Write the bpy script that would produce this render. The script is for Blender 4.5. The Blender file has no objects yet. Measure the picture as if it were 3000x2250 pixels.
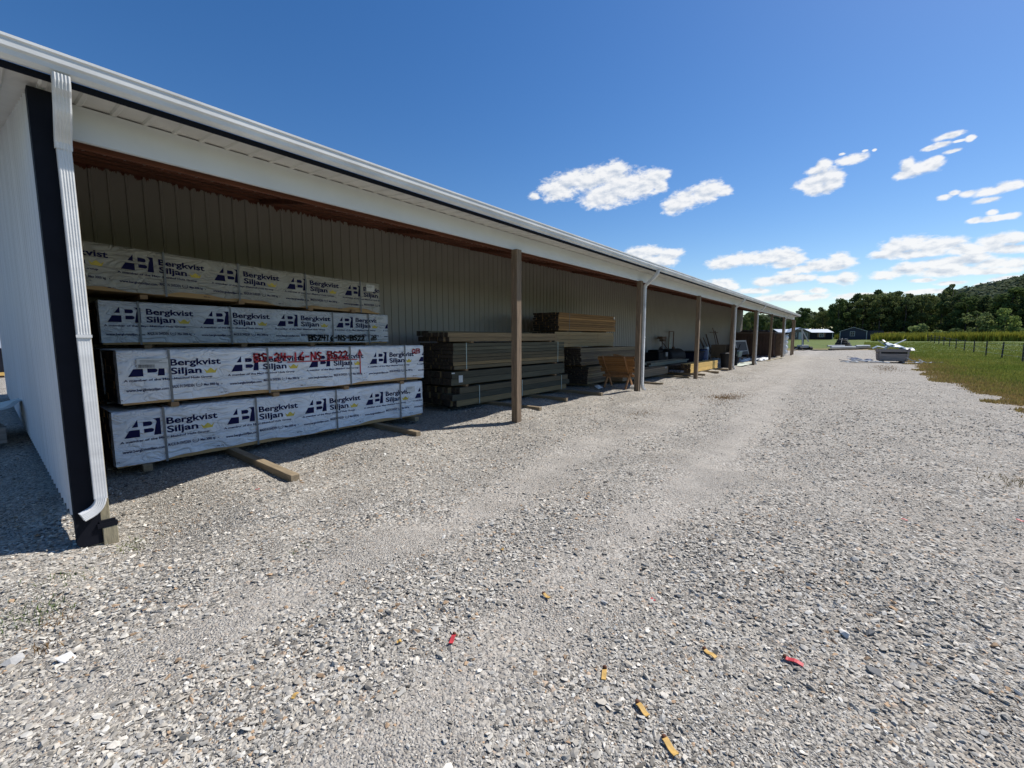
import bpy, bmesh, math, random
import numpy as np
from mathutils import Vector, Matrix

# ------------------------------------------------------------------ camera, world, sun, exposure
scene = bpy.context.scene
C = scene.collection
CAM_H = 1.707
cam_d = bpy.data.cameras.new("camera"); cam = bpy.data.objects.new("camera", cam_d); C.objects.link(cam)
scene.camera = cam
cam_d.sensor_fit = 'HORIZONTAL'; cam_d.sensor_width = 36.0; cam_d.lens = 36 * 1264.49 / 3000
cam_d.clip_start = 0.05; cam_d.clip_end = 4000
YAW, PITCH, ROLL = 0.683041, 0.10538, -0.0019825
_f = Vector((math.cos(YAW)*math.cos(PITCH), math.sin(YAW)*math.cos(PITCH), -math.sin(PITCH)))
_r = Vector((math.sin(YAW), -math.cos(YAW), 0)); _u = _r.cross(_f)
_r2 = _r*math.cos(ROLL) + _u*math.sin(ROLL); _u2 = -_r*math.sin(ROLL) + _u*math.cos(ROLL)
_m = Matrix((_r2, _u2, -_f)).transposed().to_4x4(); _m.translation = Vector((0, 0, CAM_H))
cam.matrix_world = _m

SUN = Vector((0.70, -0.34, 1.0)).normalized()
SUN_EL = math.asin(SUN.z); SUN_ROT = math.atan2(SUN.x, SUN.y)
sl = bpy.data.lights.new("sun", 'SUN'); sl.energy = 4.9; sl.angle = math.radians(0.53); sl.color = (1.0, 0.955, 0.89)
so = bpy.data.objects.new("sun", sl); C.objects.link(so)
so.rotation_euler = (-SUN).to_track_quat('-Z', 'Y').to_euler(); so.location = (10, -20, 40)

scene.view_settings.view_transform = 'Standard'; scene.view_settings.look = 'None'
scene.view_settings.exposure = 0.20; scene.view_settings.gamma = 1.0

CLOUDS = [(0.5796, 0.3174, 0.0355, 0.0211), (0.552, 0.3331, 0.0251, 0.0164), (0.5143, 0.3312, 0.0323, 0.0194), (0.4823, 0.3388, 0.0294, 0.0178), (0.4555, 0.3446, 0.0203, 0.0168), (0.4789, 0.2994, 0.0465, 0.0228), (0.4451, 0.3169, 0.0361, 0.0257), (0.4066, 0.3138, 0.033, 0.0234), (0.3786, 0.3211, 0.0232, 0.0189), (0.3581, 0.3282, 0.0156, 0.0083), (0.3643, 0.3078, 0.0139, 0.0106), (0.6333, 0.3039, 0.0113, 0.0072), (0.3354, 0.2706, 0.0217, 0.0147), (0.3132, 0.2792, 0.0244, 0.0154), (0.2783, 0.2859, 0.0279, 0.0151), (0.2658, 0.2948, 0.0213, 0.0124), (0.2421, 0.2864, 0.0151, 0.0091), (0.0795, 0.303, 0.0117, 0.0074), (0.0912, 0.2961, 0.0119, 0.006), (0.0765, 0.2829, 0.0239, 0.0127), (0.0934, 0.2766, 0.0244, 0.0099), (0.0822, 0.2651, 0.0207, 0.0092), (0.0611, 0.2799, 0.0141, 0.0112), (0.062, 0.269, 0.0135, 0.009), (0.0381, 0.3034, 0.0199, 0.0068), (0.0535, 0.3146, 0.0047, 0.0018), (0.0213, 0.3127, 0.0035, 0.0014), (0.0082, 0.3106, 0.0028, 0.0017), (-0.0829, 0.3076, 0.0151, 0.0042), (-0.0759, 0.2975, 0.0096, 0.0039), (-0.0628, 0.2958, 0.0093, 0.0033), (-0.0873, 0.2851, 0.0094, 0.0029), (-0.1065, 0.2972, 0.005, 0.0035), (-0.0952, 0.2973, 0.0077, 0.0016), (-0.0367, 0.2752, 0.0098, 0.0097), (-0.0455, 0.2697, 0.0169, 0.0096), (-0.062, 0.2709, 0.0158, 0.0095), (-0.0317, 0.2643, 0.0127, 0.0063), (-0.0722, 0.2777, 0.0065, 0.0047), (-0.0846, 0.2204, 0.009, 0.0041), (-0.0947, 0.224, 0.0062, 0.0034), (-0.1102, 0.2199, 0.0095, 0.004), (-0.1323, 0.2176, 0.0143, 0.0059), (-0.1484, 0.2209, 0.0138, 0.0064), (-0.1598, 0.2198, 0.009, 0.0051), (-0.1309, 0.2056, 0.0125, 0.0037), (-0.1204, 0.1788, 0.0079, 0.0041), (-0.1402, 0.1781, 0.0165, 0.004), (-0.1564, 0.1782, 0.0114, 0.0039), (-0.139, 0.1869, 0.0057, 0.004), (0.3835, 0.1815, 0.033, 0.0122), (0.3411, 0.1766, 0.0253, 0.0093), (0.3593, 0.1636, 0.0326, 0.0122), (0.4123, 0.1806, 0.0193, 0.0104), (0.3976, 0.1704, 0.0239, 0.0104), (0.2379, 0.1511, 0.0274, 0.0108), (0.2006, 0.1571, 0.0343, 0.0106), (0.1683, 0.1544, 0.0273, 0.0104), (0.1374, 0.155, 0.0282, 0.0145), (0.1145, 0.1486, 0.0184, 0.011), (0.1289, 0.1389, 0.0187, 0.006), (0.1206, 0.1245, 0.0186, 0.0043), (0.0988, 0.129, 0.0251, 0.0068), (0.074, 0.1331, 0.026, 0.0091), (0.0471, 0.1426, 0.0151, 0.0097), (0.0367, 0.1355, 0.0165, 0.0081), (0.0529, 0.127, 0.0202, 0.0057), (0.1581, 0.1098, 0.0233, 0.008), (0.1274, 0.1112, 0.0261, 0.0095), (0.0978, 0.1121, 0.0173, 0.006), (0.0585, 0.1069, 0.0171, 0.0066), (0.0349, 0.1071, 0.0171, 0.0114), (0.1073, 0.0862, 0.0183, 0.0039), (0.0748, 0.0872, 0.0141, 0.0047), (0.2382, 0.111, 0.0233, 0.0083), (0.2188, 0.1036, 0.0126, 0.0064), (0.1812, 0.0925, 0.0279, 0.005), (-0.0138, 0.1416, 0.0152, 0.0069), (-0.0312, 0.1508, 0.0205, 0.0136), (-0.0511, 0.1555, 0.0198, 0.0111), (-0.0712, 0.1491, 0.0217, 0.0109), (-0.0927, 0.1478, 0.0234, 0.01), (-0.1115, 0.138, 0.0176, 0.0085), (-0.0581, 0.138, 0.0384, 0.0067), (-0.1428, 0.1453, 0.0188, 0.0088), (-0.1635, 0.1463, 0.0135, 0.008), (-0.1388, 0.1358, 0.0213, 0.0062), (-0.1625, 0.1306, 0.0202, 0.0067), (-0.0223, 0.1072, 0.0209, 0.007), (-0.0512, 0.1146, 0.0254, 0.0091), (-0.0788, 0.119, 0.0215, 0.0081), (-0.1002, 0.1183, 0.0206, 0.0094), (-0.1228, 0.1226, 0.0173, 0.0098), (-0.1011, 0.1057, 0.0379, 0.0072), (-0.1454, 0.1128, 0.0188, 0.0076), (-0.1665, 0.1095, 0.0135, 0.0081), (-0.1463, 0.1007, 0.0278, 0.0048), (-0.0668, 0.094, 0.0155, 0.003), (-0.1025, 0.0871, 0.0181, 0.0033), (-0.1614, 0.0871, 0.0182, 0.0041), (-0.1406, 0.0815, 0.012, 0.0025), (0.1179, 0.0768, 0.058, 0.0061), (0.0131, 0.0743, 0.0377, 0.0049), (-0.071, 0.0753, 0.0326, 0.0038)]
CLOUD_SETTINGS = dict(strength=0.84)
world = bpy.data.worlds.new("World"); scene.world = world; world.use_nodes = True
wt = world.node_tree; wt.nodes.clear()
def wn(t, **k):
    n = wt.nodes.new(t)
    for a, b in k.items(): setattr(n, a, b)
    return n
def wmath(op, a, b=None, c=None, clamp=False):
    n = wn('ShaderNodeMath', operation=op); n.use_clamp = clamp
    for i, v in enumerate((a, b, c)):
        if v is None: continue
        if isinstance(v, (int, float)): n.inputs[i].default_value = v
        else: wt.links.new(v, n.inputs[i])
    return n.outputs[0]
sky = wn('ShaderNodeTexSky', sky_type='NISHITA'); sky.sun_disc = False
sky.sun_elevation = SUN_EL; sky.sun_rotation = SUN_ROT
sky.altitude = 200; sky.air_density = 1.0; sky.dust_density = 0.35; sky.ozone_density = 2.2
tc = wn('ShaderNodeTexCoord')
sep = wn('ShaderNodeSeparateXYZ'); wt.links.new(tc.outputs['Generated'], sep.inputs[0])
az = wmath('ARCTAN2', sep.outputs[1], sep.outputs[0]); el = wmath('ARCSINE', sep.outputs[2])
pc = wn('ShaderNodeCombineXYZ'); wt.links.new(az, pc.inputs[0]); wt.links.new(el, pc.inputs[1])
# warp the coordinates so that cloud edges billow
nz = wn('ShaderNodeTexNoise'); nz.inputs['Scale'].default_value = 34; nz.inputs['Detail'].default_value = 5; nz.inputs['Roughness'].default_value = 0.55
nst = wn('ShaderNodeVectorMath', operation='MULTIPLY'); nst.inputs[1].default_value = (1.0, 1.9, 1.0)
wt.links.new(pc.outputs[0], nst.inputs[0]); wt.links.new(nst.outputs[0], nz.inputs['Vector'])
run = None; run2 = None
up = wn('ShaderNodeVectorMath', operation='ADD'); up.inputs[1].default_value = (-0.003, 0.009, 0); wt.links.new(pc.outputs[0], up.inputs[0])
for (a0, e0, ra, re) in CLOUDS:
    ra *= 1.18; re *= 1.22
    ma = wn('ShaderNodeVectorMath', operation='MULTIPLY_ADD')
    ma.inputs[1].default_value = (1/ra, 1/re, 0); ma.inputs[2].default_value = (-a0/ra, -e0/re, 0)
    wt.links.new(pc.outputs[0], ma.inputs[0])
    ln = wn('ShaderNodeVectorMath', operation='LENGTH'); wt.links.new(ma.outputs[0], ln.inputs[0])
    run = ln.outputs['Value'] if run is None else wmath('SMOOTH_MIN', run, ln.outputs['Value'], 0.25)
    mb_ = wn('ShaderNodeVectorMath', operation='MULTIPLY_ADD'); mb_.inputs[1].default_value = (1/ra, 1/re, 0); mb_.inputs[2].default_value = (-a0/ra, -e0/re, 0)
    wt.links.new(up.outputs[0], mb_.inputs[0]); l2 = wn('ShaderNodeVectorMath', operation='LENGTH'); wt.links.new(mb_.outputs[0], l2.inputs[0])
    run2 = l2.outputs['Value'] if run2 is None else wmath('MINIMUM', run2, l2.outputs['Value'])
field = wmath('SUBTRACT', 1.0, run)
nf_ = wn('ShaderNodeTexNoise'); nf_.inputs['Scale'].default_value = 95; nf_.inputs['Detail'].default_value = 3; nf_.inputs['Roughness'].default_value = 0.6; wt.links.new(nst.outputs[0], nf_.inputs['Vector'])
nsub = wmath('ADD', wmath('MULTIPLY', wmath('SUBTRACT', nz.outputs[0], 0.46), 2.0), wmath('MULTIPLY', wmath('SUBTRACT', nf_.outputs[0], 0.48), 1.3))
dens = wmath('ADD', wmath('MULTIPLY', field, 1.7), nsub)
mr = wn('ShaderNodeMapRange', interpolation_type='SMOOTHSTEP')
wt.links.new(dens, mr.inputs[0]); mr.inputs[1].default_value = -0.25; mr.inputs[2].default_value = 0.85
cover = mr.outputs[0]
# thin, hazy low cloud close to the horizon
# relief shading: noise sampled a little towards the sun
nz2 = wn('ShaderNodeTexNoise'); nz2.inputs['Scale'].default_value = 34; nz2.inputs['Detail'].default_value = 5; nz2.inputs['Roughness'].default_value = 0.55
nsh = wn('ShaderNodeVectorMath', operation='ADD'); nsh.inputs[1].default_value = (-0.004, 0.012, 0)
wt.links.new(nst.outputs[0], nsh.inputs[0]); wt.links.new(nsh.outputs[0], nz2.inputs['Vector'])
rel = wmath('SUBTRACT', nz.outputs[0], nz2.outputs[0])
shade = wn('ShaderNodeMapRange', interpolation_type='SMOOTHSTEP'); wt.links.new(run2, shade.inputs[0]); shade.inputs[1].default_value = 1.5; shade.inputs[2].default_value = -0.1
thick = wmath('MULTIPLY', shade.outputs[0], 0.17)
lum = wmath('ADD', wmath('SUBTRACT', 1.06, thick), wmath('MULTIPLY', rel, 0.9))
lum = wmath('MINIMUM', wmath('MAXIMUM', lum, 0.72), 1.1)
ccol = wn('ShaderNodeMix', data_type='RGBA')
ccol.inputs[6].default_value = (0.52, 0.60, 0.72, 1); ccol.inputs[7].default_value = (1.0, 1.0, 1.0, 1)
mr2 = wn('ShaderNodeMapRange'); wt.links.new(lum, mr2.inputs[0]); mr2.inputs[1].default_value = 0.70; mr2.inputs[2].default_value = 1.02
wt.links.new(mr2.outputs[0], ccol.inputs[0])
bg1 = wn('ShaderNodeBackground'); bg1.inputs[1].default_value = 0.106
hsv = wn('ShaderNodeHueSaturation'); hsv.inputs['Hue'].default_value = 0.506; hsv.inputs['Saturation'].default_value = 1.32; hsv.inputs['Value'].default_value = 1.0
wt.links.new(sky.outputs[0], hsv.inputs['Color']); wt.links.new(hsv.outputs[0], bg1.inputs[0])
bg2 = wn('ShaderNodeBackground'); bg2.inputs[1].default_value = CLOUD_SETTINGS['strength']
wt.links.new(ccol.outputs[2], bg2.inputs[0])
mx = wn('ShaderNodeMixShader'); wt.links.new(wmath('MULTIPLY', cover, 0.93), mx.inputs[0])
wt.links.new(bg1.outputs[0], mx.inputs[1]); wt.links.new(bg2.outputs[0], mx.inputs[2])
wo = wn('ShaderNodeOutputWorld'); wt.links.new(mx.outputs[0], wo.inputs[0])
world.cycles.sampling_method = 'MANUAL'; world.cycles.sample_map_resolution = 512

random.seed(7); rng = np.random.default_rng(7)

# ------------------------------------------------------------------ helpers
def srgb(r, g, b):
    return tuple(((c/255)/12.92 if c/255 <= 0.04045 else ((c/255+0.055)/1.055)**2.4) for c in (r, g, b))
_mats = {}
def mat(name, col, rough=0.7, var=0.15, scale=6.0, stretch=(1, 1, 1), bump=0.0, bscale=None, metallic=0.0, col2=None, spec=0.5, detail=5.0, per_obj=0.0):
    """procedural principled material: base colour varied by stretched noise, with optional bump"""
    if name in _mats: return _mats[name]
    m = bpy.data.materials.new(name); m.use_nodes = True; nt = m.node_tree; b = nt.nodes['Principled BSDF']
    tcn = nt.nodes.new('ShaderNodeTexCoord'); mp = nt.nodes.new('ShaderNodeMapping'); mp.inputs['Scale'].default_value = stretch
    nt.links.new(tcn.outputs['Object'], mp.inputs[0])
    nn = nt.nodes.new('ShaderNodeTexNoise'); nn.inputs['Scale'].default_value = scale; nn.inputs['Detail'].default_value = detail; nn.inputs['Roughness'].default_value = 0.6
    nt.links.new(mp.outputs[0], nn.inputs['Vector'])
    cr = nt.nodes.new('ShaderNodeValToRGB'); nt.links.new(nn.outputs[0], cr.inputs[0])
    cr.color_ramp.elements[0].position = 0.3; cr.color_ramp.elements[1].position = 0.7
    lo = col2 if col2 else tuple(c*(1-var) for c in col); hi = tuple(min(1, c*(1+var)) for c in col) if not col2 else col
    cr.color_ramp.elements[0].color = (*lo, 1); cr.color_ramp.elements[1].color = (*hi, 1)
    src = cr.outputs[0]
    if per_obj:
        oi = nt.nodes.new('ShaderNodeObjectInfo'); mrr = nt.nodes.new('ShaderNodeMapRange'); nt.links.new(oi.outputs['Random'], mrr.inputs[0])
        mrr.inputs[3].default_value = 1-per_obj; mrr.inputs[4].default_value = 1+per_obj
        hs = nt.nodes.new('ShaderNodeHueSaturation'); nt.links.new(mrr.outputs[0], hs.inputs['Value']); nt.links.new(src, hs.inputs['Color']); src = hs.outputs[0]
    nt.links.new(src, b.inputs['Base Color'])
    b.inputs['Roughness'].default_value = rough; b.inputs['Metallic'].default_value = metallic; b.inputs['Specular IOR Level'].default_value = spec
    if bump:
        bn = nt.nodes.new('ShaderNodeTexNoise'); bn.inputs['Scale'].default_value = bscale or scale*3; bn.inputs['Detail'].default_value = 6
        nt.links.new(mp.outputs[0], bn.inputs['Vector'])
        bp = nt.nodes.new('ShaderNodeBump'); bp.inputs['Strength'].default_value = 1.0; bp.inputs['Distance'].default_value = bump
        nt.links.new(bn.outputs[0], bp.inputs['Height']); nt.links.new(bp.outputs[0], b.inputs['Normal'])
    _mats[name] = m
    return m

class MB:
    """collects boxes, bars, prisms and sheets, then links them as ONE mesh object"""
    def __init__(s): s.v = []; s.f = []
    def add(s, vs, fs):
        o = len(s.v); s.v += [tuple(map(float, p)) for p in vs]; s.f += [tuple(o+i for i in f) for f in fs]; return s
    def box(s, x0, x1, y0, y1, z0, z1, M=None):
        vs = [Vector(p) for p in ((x0,y0,z0),(x1,y0,z0),(x1,y1,z0),(x0,y1,z0),(x0,y0,z1),(x1,y0,z1),(x1,y1,z1),(x0,y1,z1))]
        if M is not None: vs = [M @ p for p in vs]
        return s.add(vs, ((0,3,2,1),(4,5,6,7),(0,1,5,4),(1,2,6,5),(2,3,7,6),(3,0,4,7)))
    def bar(s, a, b, w, h=None, up=(0,0,1)):
        a = Vector(a); b = Vector(b); h = h or w; d = (b-a); L = d.length; d.normalize(); up = Vector(up)
        if abs(d.dot(up)) > 0.95: up = Vector((1, 0, 0))
        sd = d.cross(up).normalized(); u2 = sd.cross(d)
        M = Matrix((d, sd, u2)).transposed().to_4x4(); M.translation = a
        return s.box(0, L, -w/2, w/2, -h/2, h/2, M)
    def tube(s, pts, r, n=10, cap=True, rs=None):
        pts = [Vector(p) for p in pts]; o = len(s.v); prev = None
        for i, p in enumerate(pts):
            d = (pts[min(i+1, len(pts)-1)] - pts[max(i-1, 0)]).normalized()
            if prev is None:
                up = Vector((0,0,1)) if abs(d.z) < 0.9 else Vector((1,0,0)); sd = d.cross(up).normalized()
            else: sd = (prev - d*prev.dot(d)).normalized()
            prev = sd; u2 = sd.cross(d); rr = rs[i] if rs else r
            for k in range(n):
                a = 2*math.pi*k/n; s.v.append(tuple(p + (sd*math.cos(a) + u2*math.sin(a))*rr))
        for i in range(len(pts)-1):
            for k in range(n):
                k2 = (k+1) % n; s.f.append((o+i*n+k, o+i*n+k2, o+(i+1)*n+k2, o+(i+1)*n+k))
        if cap: s.f.append(tuple(o+k for k in range(n))[::-1]); e = o+(len(pts)-1)*n; s.f.append(tuple(e+k for k in range(n)))
        return s
    def lathe(s, prof, cx=0, cy=0, n=24):
        o = len(s.v)
        for r, z in prof:
            for k in range(n): a = 2*math.pi*k/n; s.v.append((cx+r*math.cos(a), cy+r*math.sin(a), z))
        for i in range(len(prof)-1):
            for k in range(n): k2 = (k+1) % n; s.f.append((o+i*n+k, o+i*n+k2, o+(i+1)*n+k2, o+(i+1)*n+k))
        s.f.append(tuple(o+k for k in range(n))[::-1]); e = o+(len(prof)-1)*n; s.f.append(tuple(e+k for k in range(n)))
        return s
    def build(s, name, m, parent=None, smooth=False, bevel=0.0, label=None):
        me = bpy.data.meshes.new(name); me.from_pydata(s.v, [], s.f); me.update()
        if m is not None: me.materials.append(m)
        if smooth:
            me.polygons.foreach_set('use_smooth', [True]*len(me.polygons))
        o = bpy.data.objects.new(name, me); C.objects.link(o)
        if parent is not None: o.parent = parent
        if bevel:
            bm = bmesh.new(); bm.from_mesh(me)
            bmesh.ops.bevel(bm, geom=[e for e in bm.edges if len(e.link_faces) == 2 and e.calc_face_angle(0) > 0.6], offset=bevel, segments=1, affect='EDGES')
            bm.to_mesh(me); bm.free()
        if label: o['label'] = label
        return o
def tag(o, label, cat, group=None):
    o['label'] = label; o['category'] = cat
    if group: o['group'] = group
    return o
def thing(name, label, cat, loc=(0,0,0), rz=0, group=None):
    o = bpy.data.objects.new(name, None); C.objects.link(o); o.location = loc; o.rotation_euler = (0, 0, rz); o.empty_display_size = 0.2
    return tag(o, label, cat, group)
def kind(o, k, label=None, cat=None):
    o['kind'] = k
    if label: o['label'] = label
    if cat: o['category'] = cat
    return o
def copy_tree(o, parent=None):
    c = o.copy(); C.objects.link(c)
    if parent is not None: c.parent = parent
    for ch in list(o.children): copy_tree(ch, c)
    return c
def fast_mesh(name, V, F3, m, attrs=None, flat=True):
    """big triangle / quad mesh from numpy arrays"""
    me = bpy.data.meshes.new(name); n = len(F3); k = F3.shape[1]
    me.vertices.add(len(V)); me.vertices.foreach_set('co', V.astype(np.float32).ravel())
    me.loops.add(n*k); me.loops.foreach_set('vertex_index', F3.astype(np.int32).ravel())
    me.polygons.add(n); me.polygons.foreach_set('loop_start', np.arange(0, n*k, k, dtype=np.int32))
    if attrs:
        for an, (ty, dat) in attrs.items():
            at = me.attributes.new(an, ty, 'POINT')
            at.data.foreach_set('color' if ty == 'FLOAT_COLOR' else 'value', dat.astype(np.float32).ravel())
    me.update(calc_edges=True); me.validate()
    if flat: me.shade_flat()
    if m: me.materials.append(m)
    o = bpy.data.objects.new(name, me); C.objects.link(o); return o

# value noise for the terrain
_g = rng.random((256, 256))
def vnoise(x, y):
    xi = np.floor(x).astype(int); yi = np.floor(y).astype(int); fx = x-xi; fy = y-yi
    fx = fx*fx*(3-2*fx); fy = fy*fy*(3-2*fy)
    g = lambda a, b: _g[a % 256, b % 256]
    return (g(xi,yi)*(1-fx)+g(xi+1,yi)*fx)*(1-fy) + (g(xi,yi+1)*(1-fx)+g(xi+1,yi+1)*fx)*fy
def sstep(a, b, x):
    t = np.clip((x-a)/(b-a), 0, 1); return t*t*(3-2*t)
def terrain(x, y):
    x = np.asarray(x, float); y = np.asarray(y, float)
    z = 1.15*sstep(50, 135, x) + 0.55*sstep(130, 190, x)
    z = z - 0.14*np.exp(-((x-0.2)**2/1.3 + (y-4.7)**2/1.6)) - 0.05*np.exp(-((x+2)**2+(y-7)**2)/9)
    near = np.exp(-((y-5.6)/1.5)**2)
    z = z + (vnoise(x*1.1+3, y*1.3+9)-0.5)*(0.05+0.13*near)*(1-sstep(70, 120, x)*0.5) + (vnoise(x*3.1, y*3.3)-0.5)*0.022
    z = z + (vnoise(x*0.25+40, y*0.25)-0.5)*0.10*sstep(9, 25, np.hypot(x, y))
    z = z*1.0 - 0.02*sstep(6.3, 7.2, y)*(1-sstep(30, 40, x))
    return z
def tz(x, y): return float(terrain(np.array([x]), np.array([y]))[0])
EX = np.array([-50, 0, 10, 15.9, 18.9, 21.9, 28.9, 40, 60, 74, 90]); EY = np.array([-4.4, -3.7, -3.4, -3.05, -2.9, -2.7, -2.3, -2.45, -1.6, -0.9, -0.5])
def grass_sd(x, y):      # >0 in grass
    a = np.interp(x, EX, EY) - y
    b = x - (70.8 - y*0.8)*1.0
    s = np.maximum(a, b*0.35)
    return np.clip(s, -4, 8)

# ------------------------------------------------------------------ ground
def stone_nodes(nt, vec):
    """returns (colour socket, height socket) of packed crushed stone"""
    L = nt.links
    def N(t, **k):
        n = nt.nodes.new(t)
        for a, b in k.items(): setattr(n, a, b)
        return n
    def vor(scale, feat='F1'):
        v = N('ShaderNodeTexVoronoi', feature=feat); v.inputs['Scale'].default_value = scale
        wv = N('ShaderNodeTexNoise'); wv.inputs['Scale'].default_value = scale*0.9; wv.inputs['Detail'].default_value = 2
        mixv = N('ShaderNodeVectorMath', operation='MULTIPLY_ADD'); mixv.inputs[1].default_value = (0.9/scale, 0.9/scale, 0.9/scale)
        L.new(wv.outputs['Color'], mixv.inputs[0]); L.new(vec, mixv.inputs[2]); L.new(vec, wv.inputs['Vector'])
        L.new(mixv.outputs[0], v.inputs['Vector']); return v
    v1 = vor(75); v2 = vor(34)
    def ramp(src, stops):
        r = N('ShaderNodeValToRGB'); L.new(src, r.inputs[0]); r.color_ramp.interpolation = 'LINEAR'
        e = r.color_ramp.elements; e[0].position, e[0].color = stops[0][0], (*stops[0][1], 1); e[1].position, e[1].color = stops[-1][0], (*stops[-1][1], 1)
        for p, c in stops[1:-1]:
            q = e.new(p); q.color = (*c, 1)
        return r.outputs[0]
    def sx(v):
        s = N('ShaderNodeSeparateColor'); L.new(v.outputs['Color'], s.inputs[0]); return s.outputs[0]
    stops = [(0.0, (0.06, 0.057, 0.053)), (0.18, (0.185, 0.17, 0.148)), (0.45, (0.345, 0.32, 0.275)), (0.75, (0.46, 0.43, 0.375)), (0.93, (0.58, 0.555, 0.50)), (0.97, (0.46, 0.33, 0.22)), (1.0, (0.50, 0.38, 0.27))]
    c1 = ramp(sx(v1), stops); c2 = ramp(sx(v2), stops)
    big = N('ShaderNodeTexNoise'); big.inputs['Scale'].default_value = 1.3; big.inputs['Detail'].default_value = 5; L.new(vec, big.inputs['Vector'])
    th = N('ShaderNodeMapRange'); L.new(big.outputs[0], th.inputs[0]); th.inputs[1].default_value = 0.42; th.inputs[2].default_value = 0.62
    mixc = N('ShaderNodeMix', data_type='RGBA'); L.new(th.outputs[0], mixc.inputs[0]); L.new(c1, mixc.inputs[6]); L.new(c2, mixc.inputs[7])
    mixh = N('ShaderNodeMix', data_type='FLOAT'); L.new(th.outputs[0], mixh.inputs[0])
    a = N('ShaderNodeMath', operation='MULTIPLY'); a.inputs[1].default_value = 0.9; L.new(v1.outputs['Distance'], a.inputs[0])
    b = N('ShaderNodeMath', operation='MULTIPLY'); b.inputs[1].default_value = 1.6; L.new(v2.outputs['Distance'], b.inputs[0])
    L.new(a.outputs[0], mixh.inputs[2]); L.new(b.outputs[0], mixh.inputs[3])
    inv = N('ShaderNodeMath', operation='SUBTRACT'); inv.inputs[0].default_value = 1.0; L.new(mixh.outputs[0], inv.inputs[1])
    # stone dust and reddish soil showing through in broad patches
    d = N('ShaderNodeTexNoise'); d.inputs['Scale'].default_value = 0.55; d.inputs['Detail'].default_value = 7; d.inputs['Roughness'].default_value = 0.65; L.new(vec, d.inputs['Vector'])
    dm = N('ShaderNodeMapRange'); L.new(d.outputs[0], dm.inputs[0]); dm.inputs[1].default_value = 0.52; dm.inputs[2].default_value = 0.72; dm.inputs[4].default_value = 0.55
    mixd = N('ShaderNodeMix', data_type='RGBA'); L.new(dm.outputs[0], mixd.inputs[0]); L.new(mixc.outputs[2], mixd.inputs[6]); mixd.inputs[7].default_value = (0.39, 0.345, 0.285, 1)
    return mixd.outputs[2], inv.outputs[0]

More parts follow.
